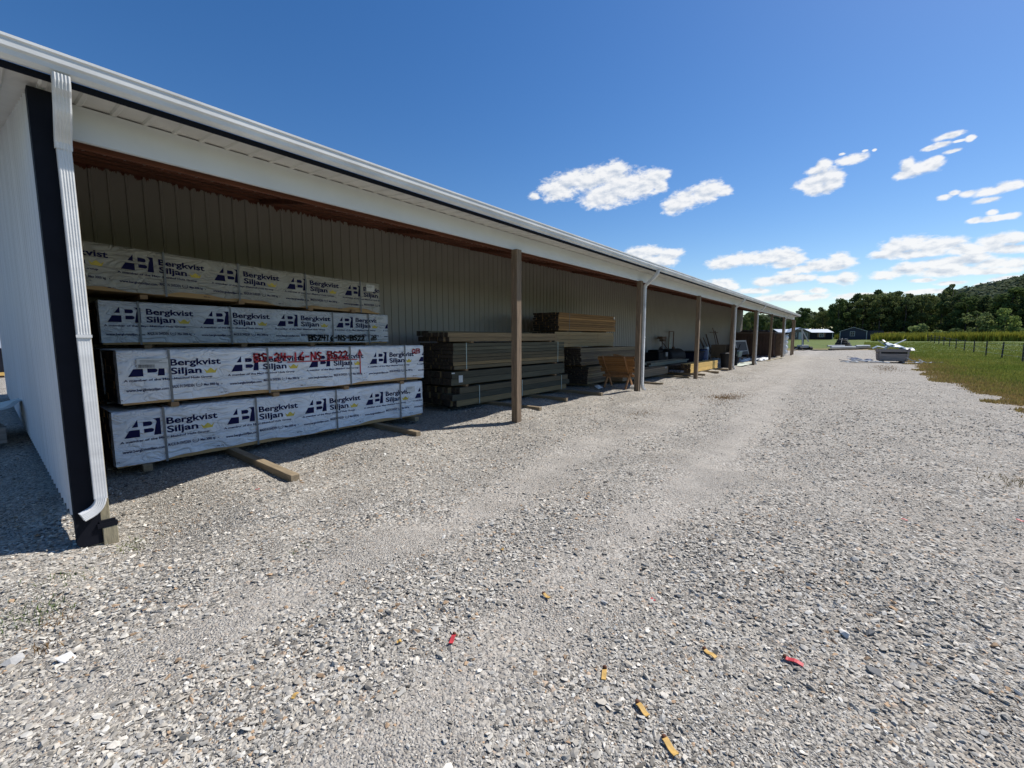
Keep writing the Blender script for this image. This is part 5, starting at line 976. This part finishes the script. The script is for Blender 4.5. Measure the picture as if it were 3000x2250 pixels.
# tracked boom lift near the end of the shed
LG = mat('pale_lift_paint',(.34,.36,.36),.5,.2,5); t = thing('boom_lift','grey boom lift on black rubber tracks past the end of the shed','lift',(67.5,6.2,tz(67.5,6.2)),R_(38))
for s in (-1,1):
    mb = MB(); pts = [(-.6,s*.55+0,.24)]; 
    ringp = [(-.62,.0),(-.78,.12),(-.80,.26),(-.66,.42),(.66,.42),(.80,.26),(.78,.12),(.62,.0)]
    V = [(x,s*.62-.16,z) for x,z in ringp]+[(x,s*.62+.16,z) for x,z in ringp]; n = 8; mb.add(V,[tuple(range(n))[::-1],tuple(range(n,2*n))]+[(i,(i+1)%n,n+(i+1)%n,n+i) for i in range(n)]); mb.build('track',BLK2,t)
mb = MB(); mb.box(-.5,.5,-.455,.455,.25,.62); mb.build('chassis',LG,t,bevel=.03); mb = MB(); mb.bar((-.1,.1,.6),(-.2,.35,2.55),.14); mb.build('mast',LG,t); mb = MB(); mb.bar((-.2,.42,2.6),(.1,-.75,1.05),.11); mb.build('boom',LG,t); mb = MB(); mb.bar((.05,0,.6),(-.1,.15,2.0),.22,.12); mb.build('ram',BLK,t)
mb = MB(); mb.bar((-.25,.6,.35),(-.2,1.15,.02),.08); mb.build('outrigger',LG,t); mb = MB(); mb.bar((-.25,-.6,.35),(-.2,-1.15,.02),.08); mb.build('outrigger',LG,t); mb = MB(); mb.bar((-.2,.9,2.62),(-.2,-.3,2.72),.10); mb.build('boom_head',LG,t)
simple('concrete_pad','thin dark strip of concrete curb at the far gravel edge','curb',MB().box(-1.6,1.6,-.2,.2,0,.08),mat('dark_concrete',(.10,.095,.09),.9,.2,5),(66,5.0,tz(66,5.0)),R_(-65))

# fence of steel posts across the field
FP = mat('dark_fence_post',(.055,.05,.045),.8,.3,9); WIRE = mat('fence_wire',(.20,.20,.20),.5,.1,5,metallic=.5)
fence = thing('wire_fence','long straight field fence of thin dark posts and wire','fence',(0,0,0)); fx = [26+6.3*k for k in range(0,18)]
for k,x in enumerate(fx):
    y = -8.45-.012*(x-45); z = tz(x,y); rr = random.Random(k); mb = MB(); mb.bar((x,y,z-.2),(x+rr.uniform(-.03,.03),y+rr.uniform(-.03,.03),z+1.30+.05*rr.random()),.085,.085); mb.build('post',FP,fence)
for h in (.35,.75,1.15):
    mb = MB(); mb.tube([(x,-8.45-.012*(x-45)+.045,tz(x,-8.45-.012*(x-45))+h) for x in fx],.006,4); mb.build('wire',WIRE,fence)

# sheds beyond the field
NVW = mat('navy_siding',(.028,.034,.06),.7,.15,2); DKS = mat('dark_charcoal_siding',(.018,.020,.028),.9,.2,2,spec=.1); TNS = mat('taupe_siding',(.14,.11,.095),.75,.15,2); TRM = mat('pale_trim',(.45,.45,.44),.6,.05,5); RFB = mat('pale_metal_roof',(.30,.36,.44),.45,.05,3); GLS = mat('window_glass',(.03,.04,.05),.08,.1,3); SHT = mat('brown_shutter',(.20,.12,.085),.7,.1,4)
def window(parent,x,y,z,w,h,rz=0,shut=False):
    M = Matrix.Translation((x,y,z)) @ Matrix.Rotation(rz,4,'Z'); f = MB(); q = .09
    for a in ((-w/2,w/2,0,q),(-w/2,w/2,h-q,h),(-w/2,w/2,h/2-.03,h/2+.03)): f.box(a[0],a[1],-.05,.0,a[2],a[3],M)
    for a in ((-w/2,-w/2+q),(w/2-q,w/2),(-.02,.02)): f.box(a[0],a[1],-.055,-.002,0,h,M)
    o = f.build('window',TRM,parent); mb = MB(); mb.box(-w/2+q,w/2-q,-.02,-.012,q,h-q,M); mb.build('pane',GLS,o)
    if shut:
        for s in (-1,1): mb = MB(); mb.box(s*(w/2+.26)-.2,s*(w/2+.26)+.2,-.04,-.01,0,h,M); mb.build('shutter',SHT,parent)
def shed_house(lb,loc,rz,L_,W_,H_,R_h,wall,roofm,wins=(),front_gable=None):
    t = thing('portable_cabin',lb,'cabin',loc,rz)
    mb = MB(); V = [(0,0,0),(L_,0,0),(L_,W_,0),(0,W_,0),(0,0,H_),(L_,0,H_),(L_,W_,H_),(0,W_,H_),(0,W_/2,H_+R_h),(L_,W_/2,H_+R_h)]; mb.add(V,[(0,1,5,4),(1,2,6,9,5),(2,3,7,6),(3,0,4,8,7)]); mb.build('wall',wall,t)
    for s in (0,1):
        y0,y1 = (-.25,W_/2) if s == 0 else (W_+.25,W_/2); d = R_h/(W_/2); z0 = H_-.25*d
        mb = MB(); mb.add([(-.2,y0,z0),(L_+.2,y0,z0),(L_+.2,y1,H_+R_h),(-.2,y1,H_+R_h),(-.2,y0,z0+.07),(L_+.2,y0,z0+.07),(L_+.2,y1,H_+R_h+.07),(-.2,y1,H_+R_h+.07)],((0,3,2,1),(4,5,6,7),(0,1,5,4),(1,2,6,5),(2,3,7,6),(3,0,4,7)) ); mb.build('roof',roofm,t)
    for x in (-.02,L_+.02):
        for y in (-.02,W_+.02): mb = MB(); mb.box(x-.06,x+.06,y-.06,y+.06,0,H_-.05); mb.build('corner_board',TRM,t)
    return t
def heading(x0,y0,x1,y1): return math.atan2(y1-y0,x1-x0)
# long cabin with pale blue metal roof: front wall faces the yard
c0 = (123.0,16.3); c1 = (131.0,6.2); cz = tz(127,11)+.12; hd = heading(*c0,*c1); LL = math.dist(c0,c1)
# local x runs along the front from left to right; the front (y=0) must face the camera
cab = shed_house('long dark cabin with pale blue metal roof and a taupe gable front',(c0[0],c0[1],cz),hd,LL,4.2,1.75,.75,DKS,RFB)
def front_local(parent,x,z,w,h,shut=False,y=-.03): window(parent,x,y,z,w,h,0,shut)
mb = MB(); gx0 = 1.8; gx1 = 6.6; mb.add([(gx0,-1.2,0),(gx1,-1.2,0),(gx1,-1.2,1.75),((gx0+gx1)/2,-1.2,2.75),(gx0,-1.2,1.75),(gx0,-.01,0),(gx1,-.01,0),(gx1,-.01,1.75),((gx0+gx1)/2,-.01,2.75),(gx0,-.01,1.75)],[(0,1,2,3,4),(1,6,7,2),(5,0,4,9)]); mb.build('gable_wall',TNS,cab)
for s in (0,1):
    a = (gx0-.25,1.68) if s==0 else (gx1+.25,1.68); b = ((gx0+gx1)/2,2.80); mb = MB(); mb.add([(a[0],-1.4,a[1]),(b[0],-1.4,b[1]),(b[0],1.8,b[1]),(a[0],1.8,a[1]),(a[0],-1.4,a[1]+.08),(b[0],-1.4,b[1]+.08),(b[0],1.8,b[1]+.08),(a[0],1.8,a[1]+.08)],((0,1,2,3),(4,7,6,5),(0,4,5,1),(1,5,6,2),(2,6,7,3),(3,7,4,0))); mb.build('gable_roof',RFB,cab)
front_local(cab,3.0,.6,.85,1.05,y=-1.22); front_local(cab,5.6,.6,.85,1.05,y=-1.22); mb = MB(); mb.box(3.95,4.75,-1.26,-1.22,.05,1.75); d_ = mb.build('door',TRM,cab); mb = MB(); mb.box(4.62,4.68,-1.30,-1.265,.85,.92); mb.build('handle',BLK,d_)
front_local(cab,10.2,.6,.95,1.1,True)
# navy cabin with gable end facing the yard
t0 = (135.0,4.9); t1 = (134.9,-.3); nz_ = tz(136,2)+.05; hd2 = heading(*t0,*t1); W2 = math.dist(t0,t1)
nav = thing('portable_cabin','navy cabin with white edged gable end and one window, right of the long cabin','cabin',(t0[0],t0[1],nz_),hd2)
mb = MB(); HH = 2.05; RR = .95; DD = 6.5; mb.add([(0,0,0),(W2,0,0),(W2,0,HH),(W2/2,0,HH+RR),(0,0,HH),(0,DD,0),(W2,DD,0),(W2,DD,HH),(W2/2,DD,HH+RR),(0,DD,HH)],[(0,1,2,3,4),(1,6,7,2),(5,0,4,9),(6,5,9,8,7)]); mb.build('wall',NVW,nav)
for s in (0,1):
    a = (-.15,HH-.06) if s==0 else (W2+.15,HH-.06); b = (W2/2,HH+RR+.02); mb = MB(); mb.add([(a[0],-.15,a[1]),(b[0],-.15,b[1]),(b[0],DD+.1,b[1]),(a[0],DD+.1,a[1]),(a[0],-.15,a[1]+.08),(b[0],-.15,b[1]+.08),(b[0],DD+.1,b[1]+.08),(a[0],DD+.1,a[1]+.08)],((0,1,2,3),(4,7,6,5),(0,4,5,1),(1,5,6,2),(2,6,7,3),(3,7,4,0))); mb.build('roof',DKS,nav)
    mb = MB(); mb.bar((a[0],-.18,a[1]),(b[0],-.18,b[1]),.12,.10); mb.build('rake_board',TRM,nav)
for x in (.05,W2-.05): mb = MB(); mb.box(x-.08,x+.08,-.04,-.005,0,HH-.05); mb.build('corner_board',TRM,nav)
window(nav,W2*.47,-.03,.85,.95,1.15)
an = thing('cabin_annex','plain dark flat sided shed joined to the right of the navy cabin','shed',(t1[0]+.35,t1[1]-.02,nz_),hd2+R_(1)); mb = MB(); mb.box(.1,3.0,0,5.5,0,2.15); mb.build('wall',NVW,an); mb = MB(); mb.box(.0,3.1,-.1,5.6,2.151,2.25); mb.build('roof',DKS,an)
# seen past the near end of the shed, far left
t = thing('distant_shed','dark shed with pale upper wall far behind the end wall','shed',(-2.6,30.5,tz(0,30))); mb = MB(); mb.box(-3,3.3,0,5,.25,1.35); mb.build('lower_wall',DKS,t); mb = MB(); mb.box(-3,3.3,.01,5,1.351,2.6); mb.build('upper_wall',WALLM,t); mb = MB(); mb.box(-3.2,3.5,-.2,5.2,2.601,2.75); mb.build('roof',RFB,t); mb = MB(); mb.box(-3,3.3,-.02,5,.1,.249); mb.build('skid',YELB,t)
o = sheet((-.35,11.6,.42),2.2,1.5,R_(78),R_(0),R_(-14),mat('pale_green_steel',(.40,.48,.48),.45,.1,4),'pale green metal sheet lying on pallets beside the end wall',.03,21,None,'metal_sheet'); o['category'] = 'sheet'
t = thing('pallet','grey wooden pallet under the pale metal sheet by the end wall','pallet',(-.45,11.5,tz(-.4,11.5)+.02),R_(5))
for x in (-.5,0,.5): mb = MB(); mb.box(x-.04,x+.04,-.8,.8,.02,.26); mb.build('stringer',GRW,t)
mb = MB(); [mb.box(-.55,.55,-.8+k*.24,-.66+k*.24,.261,.285) for k in range(7)]; mb.build('deck_boards',GRW,t)

# ------------------------------------------------------------------ vegetation
LM = leaf_mat('leaves',.8,.35); TRUNK = mat('tree_bark',(.085,.07,.055),.9,.3,3)
def crown(seed,n_cl,n_leaf,RX,RZ,z0,leaf,dark,light,spread=1.0,open_=0.0):
    r = np.random.default_rng(seed); cc = []
    for k in range(n_cl):
        u = r.uniform(0,1); a = r.uniform(0,2*np.pi); zz = z0+RZ*2*u; prof = math.sqrt(max(0.02,1-(2*u-.95)**2*.9))*(1-.25*u); rad = RX*prof*math.sqrt(r.uniform(.15,1)); cc.append((rad*math.cos(a),rad*math.sin(a),zz,r.uniform(.16,.34)*RX*(1-open_)))
    cc = np.array(cc); w = cc[:,3]**2; w /= w.sum(); ci = r.choice(n_cl,n_leaf,p=w); d = r.normal(0,1,(n_leaf,3)); d /= np.linalg.norm(d,axis=1)[:,None]; P = cc[ci,:3]+d*(cc[ci,3]*r.uniform(.55,1.08,n_leaf)**.5)[:,None]*np.array([1,1,.8])*spread
    nrm = d+r.normal(0,.7,(n_leaf,3)); nrm /= np.linalg.norm(nrm,axis=1)[:,None]; t1 = np.cross(nrm,r.normal(0,1,(n_leaf,3))); t1 /= np.linalg.norm(t1,axis=1)[:,None]; t2 = np.cross(nrm,t1); s = leaf*r.uniform(.5,1.3,n_leaf)[:,None]
    V = np.stack([P-t1*s-t2*s*.4,P+t1*s*.3-t2*s*.9,P+t1*s+t2*s*.3,P-t1*s*.2+t2*s],1).reshape(-1,3); F = np.arange(n_leaf*4).reshape(-1,4)
    clt = r.uniform(0,1,n_cl)[ci]; tt = np.clip(clt*.7+r.uniform(0,.4,n_leaf),0,1)[:,None]; col = np.array(dark)*(1-tt)+np.array(light)*tt; col = np.repeat(np.concatenate([col,np.ones((n_leaf,1))],1),4,0); return V,F,col,cc
def make_tree(seed,H,RX,dark,light,n_cl=46,n_leaf=3800,leaf=.27,low=.12,open_=0.0,label='',name='tree'):
    t = thing(name,label,'tree',(0,0,0)); V,F,col,cc = crown(seed,n_cl,n_leaf,RX,H*(1-low)/2,H*low,leaf,dark,light,1.0,open_); o = fast_mesh('crown',V,F,LM,{'tone':('FLOAT_COLOR',col)}); o.parent = t
    mb = MB(); r = random.Random(seed); mb.tube([(0,0,-.3),(r.uniform(-.1,.1),r.uniform(-.1,.1),H*.3),(r.uniform(-.3,.3),r.uniform(-.3,.3),H*.6),(0,0,H*.9)],.3,8,rs=[H*.020,H*.016,H*.010,H*.003])
    for k in range(7): c = cc[r.randrange(len(cc))]; zz = max(H*.2,c[2]-H*.18); mb.tube([(0,0,zz),(c[0]*.5,c[1]*.5,(zz+c[2])/2+.3),(c[0],c[1],c[2])],.1,5,rs=[H*.008,H*.005,H*.002])
    mb.build('trunk',TRUNK,t,smooth=True); return t
DK, MD, LT = (.055,.082,.034),(.10,.135,.052),(.19,.215,.08)
KIN = [make_tree(11,17,4.6,DK,MD),make_tree(12,16,5.2,(.065,.095,.034),LT),make_tree(13,15,4.2,DK,(.12,.165,.052)),make_tree(14,18,4.4,(.07,.10,.036),LT,n_cl=38),make_tree(15,19,4.4,(.08,.11,.05),(.19,.22,.085),n_cl=30,n_leaf=1700,open_=.35,low=.35)]
DESC = ['dark full tree','broad green tree','dark round tree','yellowish green tree','thin airy tree']
PROTO = set(); TREES = []
def dirpos(xpix, dist):    # a bearing (photo column) and a distance on the ground, worked out once for the list below
    a = YAW - math.atan((xpix-1500)/1264.49); return dist*math.cos(a)/1, dist*math.sin(a)
SKY_X = [2150,2180,2200,2240,2290,2330,2352,2370,2400,2425,2450,2480,2510,2540,2580,2620,2650,2690,2715,2745,2772,2800,2830,2870,2900,2925,2960,3000,3100]
SKY_H = [84,78,84,59,54,84,94,84,91,104,117,121,134,139,144,146,133,133,127,125,155,127,123,127,131,144,147,144,144]   # angular height of the wood above eye level
KH = [17,16,15,18,19]
def tree_scale(xp,ds,kd,rr):
    dep = ds*math.cos(math.atan((xp-1500)/1264.49)); x,y = dirpos(xp,ds); h = 1.707+np.interp(xp,SKY_X,SKY_H)*dep/1264.5-tz(x,y)
    j = rr.uniform(.80,.98) if ds < 171 else rr.uniform(.86,.97)
    if kd == 4: j = 1.0
    return h*j/(KH[kd]*.99)
TL = [(2150,175,0,1.0),(2178,168,3,1.02),(2196,178,1,.9),(2222,170,2,.92),(2248,165,1,.86),(2272,172,0,.85),(2300,168,2,.85),(2326,166,1,.92),(2352,160,2,1.12),(2378,168,3,.98),(2402,160,1,1.08),(2424,166,3,1.10),
      (2446,155,2,1.32),(2470,158,0,1.30),(2496,162,0,1.38),(2520,156,3,1.30),(2545,160,1,1.42),(2568,154,3,1.26),(2592,158,1,1.40),(2618,160,3,1.32),(2640,154,0,1.18),(2662,160,2,1.42),(2688,158,1,1.32),(2712,164,3,1.18),(2732,170,4,1.02),(2744,155,2,1.04),
      (2773,156,4,1.22),(2794,152,0,1.06),(2818,148,2,1.18),(2842,154,0,1.08),(2866,150,0,.98),(2892,156,2,1.14),(2918,148,0,1.26),(2946,146,2,1.40),(2974,150,0,1.36),(3002,146,0,1.30),(3035,150,2,1.30),(3070,150,1,1.3),
      (2455,172,1,1.2),(2508,176,2,1.35),(2556,176,0,1.35),(2606,176,2,1.36),(2652,178,0,1.3),(2700,178,1,1.2),(2760,176,0,.95),(2806,172,2,1.0),(2856,172,1,1.05),(2905,172,0,1.15),(2960,170,3,1.25),(2340,182,0,1.0),(2395,180,0,1.05),(2240,185,0,.95),(2290,186,1,.95),(2190,186,2,1.0)]
PLACE = ['left part of the wood','middle of the wood','right part of the wood']
for i,(xp,ds,kd,sc) in enumerate(TL):
    x,y = dirpos(xp,ds); src = KIN[kd]
    o = src if kd not in PROTO else copy_tree(src); PROTO.add(kd)
    o.location = (x,y,tz(x,y)-.2); rr = random.Random(i*7); o.rotation_euler = (0,0,rr.uniform(0,6.28)); s = tree_scale(xp,ds,kd,rr); o.scale = (s*rr.uniform(.9,1.12),s*rr.uniform(.9,1.12),s)
    TREES.append((xp,o,kd,ds)); o['group'] = 'trees of the wood beyond the field'
TREES.sort(key=lambda q:q[0]); ORD = ['first','second','third','fourth','fifth','sixth','seventh','eighth','ninth','tenth','eleventh','twelfth','thirteenth','fourteenth','fifteenth','sixteenth','seventeenth','eighteenth','nineteenth','twentieth']
front = [q for q in TREES if q[3] <= 171 or q[0] < 2160]; back = [q for q in TREES if q not in front]
cnt = {}
for row, nm in ((front,'front row'),(back,'back row')):
    cnt = {}
    for xp,o,kd,ds in row:
        cnt[kd] = cnt.get(kd,0)+1; seen = 'under the shed roof' if xp < 2300 else ('behind the cabins' if xp < 2560 else ('behind the field' if xp < 2830 else 'below the hill'))
        o['label'] = '%s %s, %s such from the left in the %s' % (DESC[kd], seen, ORD[cnt[kd]-1], nm)
# bushes before the wood
BUSH = [(2588,139,1.7,2.6,(.07,.055,.028),(.12,.09,.04),'brownish bush left of the other bushes before the wood'),(2635,140,1.6,1.6,(.05,.07,.03),(.11,.13,.05),'small pale weed bush right of the brownish bush'),(2682,139,3.6,2.2,(.05,.07,.03),(.13,.16,.06),'pale green bush in front of the middle of the wood'),(2738,140,1.9,2.2,(.06,.08,.03),(.14,.16,.05),'low pale bush between the two taller ones'),
        (2800,139,2.2,2.2,(.05,.07,.03),(.12,.14,.05),'low grey green bush beside the tall pale thicket'),(2848,140,6.4,3.0,(.04,.06,.022),(.10,.12,.045),'tall pale green thicket below the hill'),(2875,139,4.2,2.6,(.05,.07,.025),(.12,.14,.05),'rounded pale bush attached to the tall thicket'),(2930,138,6.2,3.0,(.05,.075,.02),(.12,.15,.045),'bright round bush standing alone before the dark trees'),(2975,140,1.6,2.0,(.06,.08,.03),(.13,.15,.05),'small weed bush near the right edge of the photo')]
for i,(xp,ds,h,rx,dk,lt,lb) in enumerate(BUSH):
    x,y = dirpos(xp,ds); dk = tuple(c*2.2 for c in dk); lt = tuple(min(.5,c*2.3) for c in lt); t = make_tree(40+i,h,rx,dk,lt,n_cl=26,n_leaf=1300,leaf=.20,low=.02,label=lb,name='bush'); t['category'] = 'bush'; t['group'] = 'bushes before the wood'; t.location = (x,y,tz(x,y)-.1)
# tall yellow flowering weeds: a long band in front of the wood
NW = 30000; u = rng.random(NW); bxp = 2440+u*900; dist = 116+rng.random(NW)**1.2*40; aa = YAW-np.arctan((bxp-1500)/1264.49); wx, wy = dist*np.cos(aa)*1.0, dist*np.sin(aa)
kk = (bxp > 2556+rng.normal(0,5,NW)) | (dist > 147); wx, wy, dist = wx[kk], wy[kk], dist[kk]
tt = np.clip(rng.random(len(wx))*.8+.2*vnoise(wx*.2,wy*.2),0,1)[:,None]; wc = np.array([.13,.15,.03])*(1-tt)+np.array([.46,.42,.06])*tt
tw = blades('tall_weeds',wx,wy,1.15+.5*vnoise(wx*.4,wy*.4)+rng.normal(0,.12,len(wx)),wc,.03,.3,3); kind(tw,'stuff','tall yellow green flowering weeds in a band before the wood','weeds')
# wooded hill rising behind the right side
def hill_h(x,y):
    a = np.arctan2(y,x); ad = np.degrees(a); return np.interp(ad,[-34,-16,-10.7,-7.4,-5,-2,3,8],[16,31,26,19.5,13,8,4,0])
ha = np.radians(np.linspace(14,-34,70)); hr = np.linspace(190,520,26); HA,HR = np.meshgrid(ha,hr,indexing='ij'); HX,HY = HR*np.cos(HA),HR*np.sin(HA)
HZ = 1.6+(hill_h(HX,HY))*sstep(190,400,HR)*(1-.6*sstep(430,520,HR)) + vnoise(HX*.03,HY*.03)*4*sstep(190,300,HR)
hi = np.arange(HX.size).reshape(HX.shape); HQ = np.stack([hi[:-1,:-1],hi[:-1,1:],hi[1:,1:],hi[1:,:-1]],-1).reshape(-1,4)
hill = fast_mesh('hill',np.stack([HX.ravel(),HY.ravel(),HZ.ravel()-.3],-1),HQ,mat('hill_floor',(.035,.045,.02),.9,.3,.05)); kind(hill,'structure')
NC = 3600; ca = np.radians(rng.uniform(-33,14,NC)); cr2 = rng.uniform(200,430,NC); cxx,cyy = cr2*np.cos(ca),cr2*np.sin(ca); czz = 1.6+hill_h(cxx,cyy)*sstep(190,400,cr2)+vnoise(cxx*.03,cyy*.03)*4*sstep(190,300,cr2)
czz -= hill_h(cxx,cyy)*0
NLF = 44; n = NC*NLF; ci = np.repeat(np.arange(NC),NLF); d = rng.normal(0,1,(n,3)); d /= np.linalg.norm(d,axis=1)[:,None]; d[:,2] = np.abs(d[:,2]); rr_ = rng.uniform(2.6,4.6,NC)[ci]; P = np.stack([cxx[ci],cyy[ci],czz[ci]+4.5],-1)+d*rr_[:,None]*np.array([1,1,1.2])
nr = d+rng.normal(0,.35,(n,3)); nr /= np.linalg.norm(nr,axis=1)[:,None]; t1 = np.cross(nr,rng.normal(0,1,(n,3))); t1 /= np.linalg.norm(t1,axis=1)[:,None]; t2 = np.cross(nr,t1); s = rng.uniform(.4,.95,n)[:,None]
V = np.stack([P-t1*s-t2*s*.5,P+t1*s*.5-t2*s,P+t1*s+t2*s*.5,P-t1*s*.4+t2*s],1).reshape(-1,3); tt = np.clip(rng.random(NC)[ci]*.8+rng.random(n)*.2,0,1)[:,None]; col = np.array([.065,.09,.055])*(1-tt)+np.array([.13,.155,.085])*tt
wood = fast_mesh('hill_forest',V,np.arange(n*4).reshape(-1,4),LM,{'tone':('FLOAT_COLOR',np.repeat(np.concatenate([col,np.ones((n,1))],1),4,0))}); kind(wood,'stuff','forest covering the hill on the right horizon','forest')
